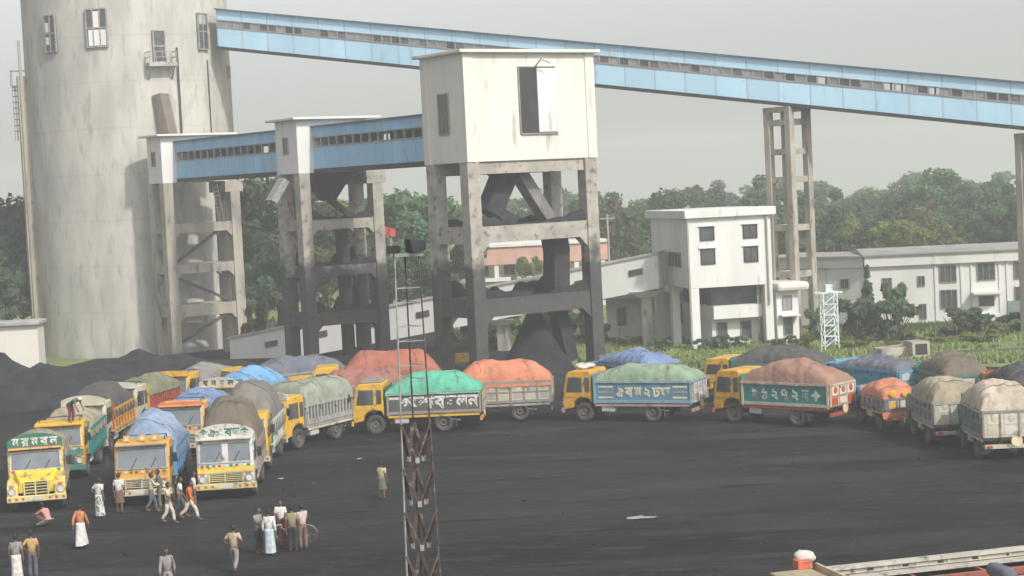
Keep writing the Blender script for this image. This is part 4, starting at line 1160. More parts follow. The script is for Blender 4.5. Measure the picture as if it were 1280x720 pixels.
    if roofstuff == 'bundle':
        b = MB(); b.ball((cx0 + .8, -.2, cabh + .15), (.5, .75, .17), 12)
        for v in range(len(b.v)): p = Vector(b.v[v]); b.v[v] = tuple(p + Vector((.1, .1, .14)) * noise.noise(p * 4))
        o = b.build('cloth_bundle', mat('white_cloth', (.54, .52, .48), (.38, .37, .35), .9, 2.0), None, smooth=True)
        o.location = root.location; o.rotation_euler = root.rotation_euler
        tag(o, roof_label, 'bundle')
    if roofstuff == 'lamps':
        for y in (-.62, .02, .55):
            b = MB(); b.box(cx1 - .5, cx1 - .36, y - .13, y + .13, cabh + .0, cabh + .26); b.box(cx1 - .37, cx1 - .35, y - .07, y + .07, cabh + .07, cabh + .19, 1)
            b.build('marker_lamp', [yellow_paint, lamp_m], cb_)
    # ---- bed
    z0 = 1.08
    b = MB().box(bx0, bx1, -W, W, z0 - .1, z0)
    for k in range(7): x = bx0 + .2 + k * (bx1 - bx0 - .5) / 6; b.box(x, x + .1, -W + .03, W - .03, z0 - .22, z0 - .103)
    b.build('bed_floor', rail, root)
    hb_ = MB().box(bx1 - .06, bx1, -W, W, z0 + .003, zs + (.35 if style != 'tall' else .5)).build('headboard', bed, root)
    nr = 7 if L > 6 else 5
    for s in (-1, 1):
        y = s * W
        def yb(a, c): return (min(y + s * a, y + s * c), max(y + s * a, y + s * c))
        b = MB(); lo, hi = yb(-.05, 0)
        if style == 'slats':
            b.box(bx0, bx1 - .063, lo, hi, z0 + .003, z0 + .3); b.box(bx0, bx1 - .063, lo, hi, zs - .16, zs)
            sb = b.build('side_board', rail, root)
            b = MB(); ns = 15
            for k in range(ns + 1):
                x = bx0 + .03 + k * (bx1 - bx0 - .22) / ns; b.box(x, x + .14, *yb(-.04, .035), z0 + .15, zs - .08)
            b.each('slat', rail, sb)
            MB().box(bx0 + .05, bx1 - .1, *yb(-.10, -.055), z0 + .01, zs - .02).build('lining', chassis_m, sb)
            MB().box(bx0, bx1 - .07, *yb(.002, .05), z0 + .05, z0 + .13).build('rail', rail, sb)
        else:
            b.box(bx0, bx1 - .063, lo, hi, z0 + .003, zs)
            sb = b.build('side_board', panel, root)
            b = MB()
            for k in range(nr + 1):
                if text and 0 < k < nr: continue
                x = bx0 + k * (bx1 - bx0 - .16) / nr; b.box(x, x + .1, *yb(.0, .06), z0 - .12, zs + .02)
            for z in ((z0 - .06, z0 + .08), (zs - .1, zs + .03)): b.box(bx0, bx1 - .07, *yb(.003, .05), *z)
            if not text:
                b.box(bx0, bx1 - .07, *yb(.003, .04), z0 + .48, z0 + .55)
            b.build('side_frame', rail, sb)
            if text:
                n = len(text); pw = bx1 - bx0 - .4
                lettering(sb, text, pitch or pw / n, lsize, tm or white_letter, ((bx0 + bx1) / 2 - .05, y + s * .006, z0 + .5 - lsize / 2), PI if s > 0 else 0, sxk=.9)
                if pitch:
                    b = MB(); lw = pitch * n / 2 + .15; mid = (bx0 + bx1) / 2 - .05
                    for e_ in (-1, 1):
                        a_ = mid + e_ * lw; c_ = bx0 + .25 if e_ < 0 else bx1 - .3
                        if abs(c_ - a_) > .5:
                            b.box(min(a_, c_), max(a_, c_), *yb(.0, .012), z0 + .18, z0 + .26); b.box(min(a_, c_), max(a_, c_), *yb(.0, .012), z0 + .46, z0 + .54, 1); b.box(min(a_, c_), max(a_, c_), *yb(.0, .012), z0 + .74, z0 + .82)
                    b.each('painted_line', [tm or white_letter, lowcol], sb)
            elif style == 'panels':
                b = MB()
                for k in range(nr):
                    x = bx0 + k * (bx1 - bx0 - .16) / nr + .2; w_ = (bx1 - bx0 - .16) / nr - .3
                    b.box(x, x + w_, *yb(.0, .012), z0 + .16, z0 + .42, k % 2); b.box(x, x + w_, *yb(.0, .012), z0 + .62, zs - .16, (k + 1) % 2)
                b.each('painted_panel', [lowcol, tail], sb)
        # under-run strip of the bed edge
        b = MB(); b.box(bx0 + .1, bx1 - .1, *yb(-.04, .012), z0 - .24, z0 - .125)
        b.build('edge_strip', lowcol, sb)
        MB().bar((ra - .9, y - s * .1, .6), (ra + .9, y - s * .1, .62 + .28), .04).build('guard_rail', galv, root) if s > 0 else None
    # tail gate with painted panels
    tg = MB().box(bx0 - .06, bx0 - .003, -W, W, z0 - .05, zs - .04).build('tailgate', tail, root)
    b = MB()
    for k in range(3):
        y0 = -W + .12 + k * (2 * W - .24) / 3; y1 = y0 + (2 * W - .24) / 3 - .1
        b.box(bx0 - .075, bx0 - .058, y0, y1, z0 + .5, zs - .14, 0)
        b.ball((bx0 - .075, (y0 + y1) / 2, z0 + .75), (.02, .17, .17), 10, 1)
        b.box(bx0 - .075, bx0 - .058, y0, y1, z0 + .06, z0 + .38, 1 if k != 1 else 0)
    b.each('painted_panel', [white_paint, lowcol], tg)
    b = MB()
    for y in (-W, -W / 3, W / 3, W - .08): b.box(bx0 - .1, bx0 - .055, y, y + .08, z0 - .04, zs)
    b.box(bx0 - .095, bx0 - .056, -W + .01, W - .01, zs - .09, zs + .01)
    b.build('tail_frame', rail, tg)
    rb = MB().box(bx0 - .02, bx0 + .08, -W + .1, W - .1, .55, .72).build('rear_bumper', lowcol, root)
    b = MB(); b.lathe([(0, 0), (.24, 0), (.24, .04), (0, .04)], n=18)
    o = b.build('tail_emblem', yellow_letter, rb); o.rotation_euler = (0, -PI / 2, 0); o.location = (bx0 - .02, -.25, .86)
    for s in (-1, 1): MB().box(bx0 - .05, bx0 - .02, s * (W - .3) - .12, s * (W - .3) + .12, .58, .69).build('tail_light', red_paint, rb)
    # load and sheet
    if tarp:
        tarp_part(root, bx0 + .02, bx1 - .02, W + .02, zs, th * .88, TARP[tarp], seed, kx, ky, skirt, rear, lump, skew=skew, wall=wall, trap=trap)
    return root

roof_label = ''
YL, CR_ = yellow_letter, cream_paint
Q = truck
# outer file, coming towards the camera at the far left
Q('yellow bonneted truck with green header board heading the leftmost file', 'FC', 47, 641, 282, cab='nose', cc=paint('dull_cream_yellow', (.66, .52, .16), .25), bed=wood, tarp='khaki', th=0.65, ky=2.6, skirt=.6,
  head=(green_paint, .62, red_paint), headtext=('মরমবন', white_letter), lowcol=paint('pale_yellow', (.66, .56, .24), .25), seed=2, panel=brown_paint, L=6.3)
Q('yellow framed truck with teal side right behind the bonneted truck', 'FC', 76, 602, 275, cc=yellow_paint, bed=teal_paint, tarp='tan', th=0.6, skirt=.45, seed=3, lowcol=teal_paint, stripe=teal_paint, ky=2.8)
Q('cream cabbed truck under a charcoal sheet third in the leftmost file', 'FC', 106, 571, 270, cc=cream_paint, bed=red_paint, rail=orange_yellow, tarp='dark', th=1.1, skirt=.5, seed=4, head=(cream_paint, .5), kx=4, L=7.0)
Q('cream and yellow truck with khaki sheet and red striped side below the coal heap', 'FC', 147, 545, 258, cc=cream_paint, bed=yellow_paint, rail=red_paint, panel=orange_yellow, tarp='olive', th=.65, skirt=.2, seed=5, head=(white_paint, .35), style='slats', L=7.0)
Q('yellow truck under a domed grey sheet nearest to the silo', 'FC', 214, 526, 255, cc=yellow_paint, bed=grey_paint, tarp='grey', th=0.5, skirt=.4, seed=6, ky=1.8, head=(yellow_paint, .3), stripe=cream_paint, L=7.2)
Q('truck with low yellow cab and slate blue sheet in front of the braced transfer tower', 'FC', 283, 519, 214, cc=yellow_paint, bed=grey_paint, rail=wood, tarp='slate', th=0.8, skirt=.45, kx=4, seed=7, L=7.6)
# middle file
Q('deep yellow truck with wide single windscreen and three roof lamps under a pale blue sheet', 'FC', 180, 634, 274, cc=orange_yellow, bed=blue_paint, tarp='paleblue', th=1.25, skirt=.55, lowcol=cream_paint, roofstuff='lamps', seed=8, ky=1.9, panel=blue_paint, lump=.16, vis=grey_paint)
Q('peach cabbed truck under a blue sheet behind the truck with three roof lamps', 'FC', 228, 573, 268, cc=paint('peach', (.68, .40, .16), .2), bed=blue_paint, rail=cream_paint, tarp='blue', th=0.6, skirt=.5, seed=9, head=(orange_paint, .2), lowcol=cream_paint)
Q('yellow truck with white header board and bright blue sheet in the crowded middle file', 'FC', 273, 545, 255, cc=yellow_paint, bed=wood, tarp='sky', th=.95, skirt=.35, seed=10, head=(white_paint, .55), headtext=('বনহল', mat('dark_lettering', (.05, .05, .05))))
# inner file: from the front at the left, round the curve, to the far right
Q('white topped truck with split windscreen and yellow band, frontmost beside the walkers', 'FC', 284, 626, 274, cc=white_paint, bed=wood, tarp='mud', th=1.75, ky=2.9, kx=3.6, skirt=.65, head=(white_paint, .62), headtext=('✿ঐ❀বহ✿', green_paint), split=True, stripe=lemon, lowcol=paint('worn_lemon', (.6, .52, .22), .35), seed=11, L=6.5, wb=3.3, vis=white_paint, W=1.24)
Q('green and white sided truck under a tall brown grey sheet behind the split windscreen truck', 'FL', 338, 590, 271, cc=yellow_paint, bed=green_paint, rail=white_paint, tarp='browngrey', th=1.7, ky=3.4, kx=4, skirt=.75, seed=12, L=6.8, lowcol=cream_paint)
Q('yellow cabbed truck with silver slatted side under a grey green sheet', 'FL', 359, 566, 242, cc=yellow_paint, bed=grey_paint, tarp='greygreen', th=0.35, ky=4.0, kx=6.0, skirt=0.15, seed=13, style='slats', head=(white_paint, .4), L=6.4, wb=3.3, lump=.07, wall=0.65)
Q('yellow truck with bright green sheet and white letters along its dark side', 'C', 0, 0, 176, pos=(-5.2, 96.0), cc=yellow_paint, bed=paint('charcoal_panel', (.07, .08, .075), .3), rail=wood, tarp='green', th=0.8, ky=2.4, skirt=0.12, seed=14, text='সগডপবহলন', tm=white_letter, L=6.8, wb=3.55, lowcol=yellow_paint, roofc=wood, zs=2.1, pitch=0.58, lsize=0.66, wall=0.2, kx=2.2, lump=0.05, trap=0.55)
Q('truck under an orange sheet with cream panelled side right of the green sheeted truck', 'C', 0, 0, 178, pos=(-1.6, 98.9), cc=yellow_paint, bed=cream_paint, rail=wood, tarp='orange', th=0.85, ky=2.6, skirt=.3, seed=15, style='panels', lowcol=grey_paint, L=7.0, wb=4.0, kx=2.3, lump=0.06, wall=0.25, trap=0.42)
roof_label = 'white cloth bundle tied on the yellow cab roof of the blue sided truck'
Q('yellow truck with blue painted side and sage green sheet in profile at the centre right', 'C', 0, 0, 155, pos=(6.1, 96.2), cc=orange_yellow, bed=paint('sea_blue_truck_paint', (.09, .25, .36), .35), rail=paint('light_blue_rail', (.2, .36, .46), .3), tarp='sage', th=0.42, ky=3.0, kx=3.4, skirt=0.1, rear=.9, seed=16, text='ঐবম২ঢড', tm=YL, tail=cream_paint, lowcol=paint('faded_pink', (.45, .3, .26), .3), L=7.3, roofstuff='bundle', pitch=0.5, lsize=0.5, wall=0.3, lump=0.06, trap=0.45)
Q('yellow truck with teal lettered panel and humped brick brown sheet', 'C', 0, 0, 138, pos=(13.3, 92.2), cc=orange_yellow, bed=teal_paint, rail=cream_paint, tarp='brickbrown', th=0.72, ky=2.4, kx=2.2, skirt=0.12, rear=.55, seed=17, text='ইঠ২৭২হ✦', tm=white_letter, tail=paint('rust_orange_truck_paint', (.45, .19, .08), .3), lowcol=red_paint, L=7.0, pitch=0.6, lsize=0.56, wall=0.38, lump=0.06, trap=0.8)
gr = 'loaded coal trucks queuing in the yard'
Q('small truck with salmon orange sheet seen from behind left of the tan sheeted truck', 'RL', 1106, 541, 98, cc=blue_paint, bed=grey_paint, rail=slate_paint, tarp='orange', th=0.4, kx=2.6, skirt=0.15, rear=1.0, seed=18, tail=slate_paint, lowcol=yellow_paint, L=5.0, zs=1.6, W=1.0, cabh=1.8, wall=0.2)
Q('grey sided truck under a tan sheet seen from behind in the right file', 'RL', 1168, 560, 92, cc=slate_paint, bed=slate_paint, rail=grey_paint, tarp='tan', th=0.45, kx=2.4, skirt=0.1, rear=0.35, seed=19, tail=cream_paint, lowcol=cream_paint, L=5.3, zs=2.0, cabh=1.95, wall=0.4)
Q('green sided truck under a cream sheet seen from behind at the right edge', 'RL', 1229, 578, 89, cc=teal_paint, bed=teal_paint, rail=wood, tarp='cream', th=0.6, kx=2.4, skirt=0.12, rear=0.3, seed=20, tail=cream_paint, lowcol=cream_paint, L=5.3, zs=2.15, cabh=1.95, wall=0.45)
# second row behind
Q('truck under a brown red sheet half hidden behind the green sheeted truck', 'C', 0, 0, 190, pos=(-9.3, 100.6), cc=yellow_paint, bed=wood, tarp='brownred', th=0.65, kx=4, seed=21, L=7.0, trap=0.4)
Q('yellow truck under a high maroon sheet behind the green sheeted truck', 'C', 0, 0, 184, pos=(-8.2, 106.4), cc=yellow_paint, bed=brown_paint, tarp='maroon', th=1.15, kx=4, seed=22, L=7.6, skirt=.45, lump=0.06, wall=0.2, trap=0.4)
Q('truck under a mid blue sheet beside the right leg of the loading tower', 'C', 0, 0, 120, pos=(6.6, 106.0), cc=blue_paint, bed=slate_paint, tarp='blue', th=0.65, ky=2, kx=2.4, seed=23, L=6.6, skirt=.25, cabh=2.05)
Q('yellow truck with teal side and charcoal purple sheet behind the brick brown sheet', 'C', 0, 0, 150, pos=(13.9, 101.6), cc=yellow_paint, bed=teal_paint, tarp='dark', th=0.8, seed=24, L=7.0, cabh=2.45)
Q('bright blue sided truck under a slate sheet behind the salmon sheeted truck', 'C', 0, 0, 118, pos=(19.0, 97.8), cc=blue_paint, bed=paint('sky_blue_truck_paint', (.10, .38, .56), .2), tarp='slate', th=0.4, kx=2.4, seed=25, L=7.0, skirt=.2, zs=2.05, cabh=2.15)
Q('truck under a tall dark brown sheet behind the tan sheeted truck', 'C', 0, 0, 95, pos=(21.9, 93.2), cc=yellow_paint, bed=teal_paint, tarp='mud', th=0.85, kx=3, ky=2.6, skirt=.7, rear=.7, seed=26, L=6.4, cabh=2.3)
Q('truck under a black green sheet behind the cream sheeted truck at the right edge', 'C', 0, 0, 92, pos=(24.0, 87.6), cc=yellow_paint, bed=red_paint, tarp='black', th=0.65, seed=27, L=6.0, skirt=.6, rear=.8, cabh=2.3)

# near open truck at the lower right
nr_ = Vector((-5.4, -1.4, 0)).normalized(); hd = math.atan2(nr_.y, nr_.x); lft = Vector((-nr_.y, nr_.x, 0))
o0 = Vector((9.7, 47.35, 0)) + lft * 1.2
nt_ = truck('open empty truck with cream double side rails and red frame in the near right corner', 'C', 0, 0, math.degrees(hd), pos=(o0.x, o0.y), L=8.4, cc=orange_paint, bed=cream_paint, rail=cream_paint, panel=cream_paint, tarp=None, style='slats', zs=2.1, seed=30, group=None, roofc=TARP['tan'], cabh=2.25, wb=4.3)
b = MB()
for k in range(4): x = -3.9 + k * 1.9; b.bar((x, -1.0, 1.94), (x, 1.05, 1.94), .09)
b.bar((-4.1, .1, 2.0), (.9, .1, 2.0), .16); b.bar((-4.1, .85, 1.98), (2.1, .85, 1.98), .12)
b.build('red_frame', paint('frame_red', (.34, .09, .06), .4), nt_)
b = MB()
for k in range(7): x = -4.1 + k * 1.0; b.box(x, x + .82, -1.26, -1.2, 2.08, 2.16)
b.box(-4.2, 2.2, -1.3, -1.12, 2.2, 2.3)
for k in range(8): x = -4.15 + k * .9; b.box(x, x + .08, -1.25, -1.17, 2.101, 2.2)
b.build('top_rail', paint('grey_cream_paint', (.46, .44, .38), .3), nt_)
MB().box(-4.2, 2.1, -1.1, -.72, 2.02, 2.07).build('inner_ledge', paint('grey_cream_paint', (.46, .44, .38), .3), nt_)
def near_pt(px, py, z): return gnd(px, py, z)
p = near_pt(1005, 700, 2.5); o = thing('luggage', 'white sack bundle tied above an orange box on the near truck', 'bundle', (p.x, p.y, 2.35), hd)
b = MB(); b.ball((0, 0, .36), (.42, .36, .28), 14); b.ball((.2, .15, .4), (.25, .22, .26), 12); b.ball((-.25, -.1, .3), (.28, .3, .2), 12)
for v in range(len(b.v)): q = Vector(b.v[v]); b.v[v] = tuple(q + q.normalized() * .06 * noise.noise(q * 5) * 2)
b.v = [tuple(c * .64 for c in q) for q in b.v]
b.build('sack', mat('white_cloth', (.54, .52, .48), (.38, .37, .35), .9, 2.0), o, smooth=True)
MB().box(-.06, .34, .02, .42, .0, .22).build('box', paint('box_orange', (.6, .13, .05), .15), o, bevel=.02)
p = near_pt(1252, 712, 2.4); o = thing('tarp_roll', 'grey rolled sheet lying across the near truck bed', 'rolled sheet', (p.x, p.y, 2.12), hd)
b = MB(); b.lathe([(0, -.5), (.16, -.5), (.2, -.3), (.19, 0), (.21, .3), (.17, .5), (0, .5)], (0, 0, .2), 14, 'y')
for v in range(len(b.v)): q = Vector(b.v[v]); b.v[v] = tuple(q + q.normalized() * .05 * noise.noise(q * 4))
b.build('roll', TARP['slate'], o, smooth=True)
# ---------------------------------------------------------------- light mast in the foreground
ms = thing('floodlight_mast', 'slim rusty lattice floodlight mast in the foreground', 'lattice mast', (-2.55, 45.0, 0), R(8))
MH = 10.9
def leg_at(k, z):
    a = R(210 + 120 * k); r = .52 - .0165 * z
    return Vector((r * math.cos(a), r * math.sin(a), z))
for k, m_ in ((0, galv), (1, rust), (2, rust)):
    MB().tube(leg_at(k, -.1), leg_at(k, MH), .03, .019, 8).build('leg', m_, ms)
b = MB(); b2 = MB(); z = .3; i = 0
while z < 7.0:
    for k in range(3):
        a, c = leg_at(k, z), leg_at((k + 1) % 3, z); m_ = (leg_at(k, z - .9) + leg_at((k + 1) % 3, z - .9)) / 2
        b.bar(a, m_, .085, .05); b.bar(c, m_, .085, .05)
        b2.box(m_.x - .05, m_.x + .05, m_.y - .05, m_.y + .05, m_.z - .07, m_.z + .07)
    z += 1.08; i += 1
b.each('brace', rust, ms); b2.each('gusset', galv, ms)
b = MB()
while z < MH - .3:
    for k in range(3): b.bar(leg_at(k, z), leg_at((k + 1) % 3, z), .016)
    z += .35 if i % 2 else .6
    i += 1
b.each('rung', galv, ms)
hd_ = MB()
hd_.box(-.3, .4, -.25, .25, MH - .02, MH + .06); hd_.bar((-.35, 0, MH - .1), (-.35, 0, MH + .45), .06); hd_.bar((.12, 0, MH), (.12, 0, MH + .25), .06)
hd_.build('platform', steel_grey, ms)
for x, y, s_, rz_ in ((.24, -.1, .85, .2), (-.28, .05, .5, 1.3)):
    f_ = MB(); f_.prism([(-.2 * s_, 0), (.2 * s_, .05), (.24 * s_, .34 * s_), (-.26 * s_, .4 * s_)], -.3 * s_, .3 * s_)
    fo = f_.build('floodlight', black_steel, ms, bevel=.02); fo.location = (x, y, MH + .06); fo.rotation_euler.z = rz_
    gl_ = MB().box(.2 * s_ + .02, .2 * s_ + .06, -.26 * s_, .26 * s_, .07, .32 * s_)
    gl_.build('lens', glass, fo)

# ---------------------------------------------------------------- people
skin_m = mat('brown_skin', (.17, .095, .06), (.14, .075, .048), .6, 3.0)
hair_m = mat('black_hair', (.012, .011, .011), (.02, .018, .017), .6, 8.0)
eye_m = mat('dark_eye', (.02, .015, .012), None, .3)
def fab(name, c, c2=None, s=6.0): return mat('cloth_' + name, c, c2 or tuple(x * .75 for x in c), .9, s, .45, .6)
FAB = {'white': fab('white', (.68, .66, .62)), 'cream': fab('cream', (.58, .53, .42)), 'tan': fab('tan', (.46, .37, .24)), 'orange': fab('orange', (.58, .22, .10)),
       'deeporange': fab('deeporange', (.62, .16, .06)), 'pink': fab('pink', (.60, .27, .25)), 'dark': fab('dark', (.035, .035, .04)), 'brown': fab('brown', (.20, .12, .09)),
       'grey': fab('grey', (.27, .26, .25)), 'lightblue': fab('lightblue', (.50, .58, .62)), 'maroon': fab('maroon', (.17, .04, .04)), 'olive': fab('olive', (.29, .25, .16)),
       'check': fab('check', (.62, .62, .60), (.08, .10, .11), 9.0), 'teal': fab('teal', (.06, .14, .14)), 'yellow': fab('yellow', (.50, .32, .12)), 'palepink': fab('palepink', (.58, .44, .42)),
       'slate': fab('slate', (.11, .12, .14)), 'greengrey': fab('greengrey', (.14, .16, .12))}
def skin_tube(name, chains, m, parent, sub=1):
    """chains: list of lists of (point, radius); first point of a later chain may repeat a point to branch from it"""
    me = bpy.data.meshes.new(name); vs_, rs, es, idx = [], [], [], {}
    for ch in chains:
        prev = None
        for p, r in ch:
            k = tuple(round(c, 4) for c in p)
            if k not in idx: idx[k] = len(vs_); vs_.append(p); rs.append(r)
            if prev is not None and prev != idx[k]: es.append((prev, idx[k]))
            prev = idx[k]
    me.from_pydata([tuple(v) for v in vs_], es, [])
    o = bpy.data.objects.new(name, me); COL.objects.link(o)
    o.modifiers.new('s', 'SKIN')
    sv = me.skin_vertices[0].data
    for i, r in enumerate(rs):
        sv[i].radius = r if isinstance(r, tuple) else (r, r)
        sv[i].use_root = (i == 0)
    sm = o.modifiers.new('u', 'SUBSURF'); sm.levels = sub; sm.render_levels = sub
    bpy.context.view_layer.update()
    me2 = bpy.data.meshes.new_from_object(o.evaluated_get(bpy.context.evaluated_depsgraph_get()))
    bpy.data.objects.remove(o); bpy.data.meshes.remove(me)
    return me2
def person(label, px, py, face, shirt, bottom, bcol, pose='stand', hgt=1.66, cap=None, sleeves='half', arms=None, pos=None, group='people walking and standing in the yard', stoop=0.0, z0=0.0):
    P = pos if pos is not None else gnd(px, py)
    root = thing('person', label, 'person', (P[0], P[1], z0), R(face), group)
    s = hgt / 1.7
    V = lambda x, y, z: Vector((x, y, z))
    if pose == 'squat':
        pel = V(-.18, 0, .22); ch = V(.02, 0, .62); nk = V(.12, 0, .76); hdp = V(.2, 0, .90)
        kn = [V(.32, s_ * .2, .48) for s_ in (1, -1)]; an = [V(.08, s_ * .14, .08) for s_ in (1, -1)]
        hip = [V(-.16, s_ * .1, .22) for s_ in (1, -1)]
    elif pose == 'bend':
        pel = V(-.1, 0, .9); ch = V(.3, 0, 1.1); nk = V(.45, 0, 1.13); hdp = V(.6, 0, 1.13)
        hip = [V(-.1, s_ * .09, .88) for s_ in (1, -1)]; kn = [V(.02, s_ * .12, .48) for s_ in (1, -1)]; an = [V(-.08, s_ * .13, .08) for s_ in (1, -1)]
    else:
        st_ = {'stand': (.02, -.03, .03), 'walk': (.22, -.24, .1), 'stride': (.34, -.36, .14)}[pose]
        dz = -.02 if pose == 'walk' else (-.06 if pose == 'stride' else 0)
        pel = V(0, 0, .93 + dz); ch = V(.02 + stoop * .3, 0, 1.28 + dz); nk = V(.03 + stoop * .5, 0, 1.44 + dz); hdp = V(.06 + stoop * .8, 0, 1.585 + dz - stoop * .15)
        hip = [V(0, .09, .9 + dz), V(0, -.09, .9 + dz)]
        kn = [V(st_[0] * .6 + .04, .1, .5), V(st_[1] * .35 + .05, -.1, .5)]
        an = [V(st_[0], .1, .085), V(st_[1], -.1, .085 + (st_[2] if pose != 'stand' else 0))]
    ax = (ch - pel).normalized()
    sh = [ch + ax * .1 + V(0, s_ * .16, 0) for s_ in (1, -1)]
    A = arms or ('down', 'down')
    el, wr = [], []
    for i, s_ in enumerate((1, -1)):
        k = A[i]
        sw = .1 if pose in ('walk', 'stride') else 0
        if k == 'down': e = sh[i] + V(-.03 - sw * s_ * 1.2, s_ * .06, -.28); w_ = e + V(.06 - sw * s_ * .8, s_ * .01, -.25)
        elif k == 'fwd': e = sh[i] + V(.16, s_ * .05, -.2); w_ = e + V(.22, -s_ * .06, .02)
        elif k == 'hip': e = sh[i] + V(-.08, s_ * .18, -.22); w_ = e + V(.1, -s_ * .16, -.16)
        elif k == 'cross': e = sh[i] + V(.08, s_ * .06, -.24); w_ = e + V(.14, -s_ * .2, .06)
        elif k == 'knee': e = sh[i] + V(.2, s_ * .04, -.14); w_ = e + V(.2, -s_ * .02, -.06)
        elif k == 'low': e = sh[i] + V(.08, s_ * .05, -.26); w_ = e + V(.12, -s_ * .02, -.22)
        el.append(e); wr.append(w_)
    S = lambda p: p * s
    chains = [[(S(pel), (.13 * s, .105 * s)), (S(pel + (ch - pel) * .45), (.10 * s, .08 * s)), (S(ch), (.12 * s, .075 * s)), (S(nk), .05 * s), (S(nk + (hdp - nk) * .55), .052 * s)]]
    for i in range(2):
        hand = wr[i] + (wr[i] - el[i]).normalized() * .085
        chains.append([(S(ch), (.12 * s, .075 * s)), (S(sh[i]), .05 * s), (S(el[i]), .042 * s), (S(wr[i]), .028 * s), (S(hand), (.036 * s, .02 * s))])
        chains.append([(S(pel), (.13 * s, .105 * s)), (S(hip[i]), .095 * s), (S(kn[i]), .06 * s), (S(an[i]), .04 * s), (S(an[i] + V(.12, 0, -.045)), .036 * s), (S(an[i] + V(.19, 0, -.06)), .022 * s)])
    me = skin_tube('body', chains, skin_m, root)
    b = MB()
    for p_ in me.polygons: pass
    b.v = [tuple(v.co) for v in me.vertices]; b.f = [tuple(p_.vertices) for p_ in me.polygons]; b.m = [0] * len(b.f)
    bpy.data.meshes.remove(me)
    # head with face
    hc = S(hdp); n0 = len(b.v)
    b.ball(hc, (.098 * s, .078 * s, .118 * s), 14)
    for k in range(n0, len(b.v)):
        q = Vector(b.v[k]) - hc
        if q.z < -.02 * s: q.y *= 1 - .35 * min(1, -q.z / (.11 * s))
        b.v[k] = tuple(hc + q)
    b.add([hc + V(.09, 0, .02) * s, hc + V(.088, .016, -.03) * s, hc + V(.088, -.016, -.03) * s, hc + V(.122, 0, -.026) * s], [(0, 1, 3), (0, 3, 2), (1, 2, 3)])
    b.ball(hc + V(.084, 0, -.06) * s, (.012 * s, .026 * s, .008 * s), 6)
    for s_ in (1, -1):
        b.ball(hc + V(.083, s_ * .03, .014) * s, .011 * s, 6, 1); b.ball(hc + V(0, s_ * .08, -.005) * s, (.022 * s, .01 * s, .03 * s), 6)
    # fingers
    for i, s_ in enumerate((1, -1)):
        d = (wr[i] - el[i]).normalized(); hand = wr[i] + d * .06
        side = d.cross(V(0, s_, 0))
        side = side.normalized() if side.length > .1 else V(1, 0, 0)
        curl = V(0, -s_, 0)
        for k, (o_, ln) in enumerate(((-.026, .07), (-.009, .08), (.009, .076), (.025, .06))):
            a = S(hand + side * o_); m_ = a + (d * ln * .6 + curl * .008) * s; e = m_ + (d * ln * .4 + curl * .025) * s
            b.tube(a, m_, .009 * s, .0085 * s, 5); b.tube(m_, e, .0085 * s, .006 * s, 5)
        a = S(wr[i] + d * .02 + side * .02); m_ = a + (side * .035 + d * .035) * s; e = m_ + (d * .035 + side * .008) * s
        b.tube(a, m_, .011 * s, .009 * s, 5); b.tube(m_, e, .009 * s, .006 * s, 5)
    b.build('body', [skin_m, eye_m], root, smooth=True)
    # hair or head cloth
    b = MB(); n0 = len(b.v); b.ball(hc + V(-.012, 0, .018) * s, (.106 * s, .088 * s, .116 * s), 14)
    keep = []
    for f in b.f:
        c = sum((Vector(b.v[i]) for i in f), Vector()) / len(f) - hc
        if c.z > (.045 * s if c.x > .02 * s else -.05 * s): keep.append(f)
    b.f = keep; b.m = [0] * len(keep)
    b.build('hair', hair_m, root, smooth=True)
    if cap:
        b = MB(); b.ball(hc + V(-.01, 0, .05) * s, (.125 * s, .112 * s, .10 * s), 12); b.build('head_cloth', FAB[cap], root, smooth=True)
    # shirt
    k = 1.16
    ch_ = [[(S(pel - ax * .06), (.150 * s, .122 * s)), (S(pel + (ch - pel) * .45), (.142 * s, .112 * s)), (S(ch), (.172 * s, .125 * s)), (S(ch + (nk - ch) * .62), (.12 * s, .11 * s)), (S(nk), .085 * s)]]
    for i in range(2):
        end = el[i] if sleeves == 'long' else sh[i] + (el[i] - sh[i]) * .8
        q = [(S(ch), (.172 * s, .118 * s)), (S(sh[i]), .066 * s), (S(end), .055 * s)]
        if sleeves == 'long': q.append((S(el[i] + (wr[i] - el[i]) * .85), .045 * s))
        ch_.append(q)
    sm_ = skin_tube('shirt', ch_, FAB[shirt], root); sm_.materials.clear(); sm_.materials.append(FAB[shirt])
    for p_ in sm_.polygons: p_.use_smooth = True
    link('shirt', sm_, root)
    # lower garment
    if bottom == 'trousers':
        ch_ = [[(S(pel), (.145 * s, .118 * s)), (S(pel + ax * .07), (.140 * s, .114 * s))]]
        for i in range(2): ch_.append([(S(pel), (.145 * s, .118 * s)), (S(hip[i]), .108 * s), (S(kn[i]), .08 * s), (S(an[i] + V(0, 0, .03)), .066 * s)])
        tm_ = skin_tube('trousers', ch_, FAB[bcol], root); tm_.materials.clear(); tm_.materials.append(FAB[bcol])
        for p_ in tm_.polygons: p_.use_smooth = True
        link('trousers', tm_, root)
    else:
        # wrapped cloth: rings round the legs
        b = MB(); zt = pel.z + .06; zb = .12 if bottom == 'lungi' else .46
        if pose == 'squat': zt, zb = .34, .1
        nr_, nn = 9, 22; vs_, fs = [], []
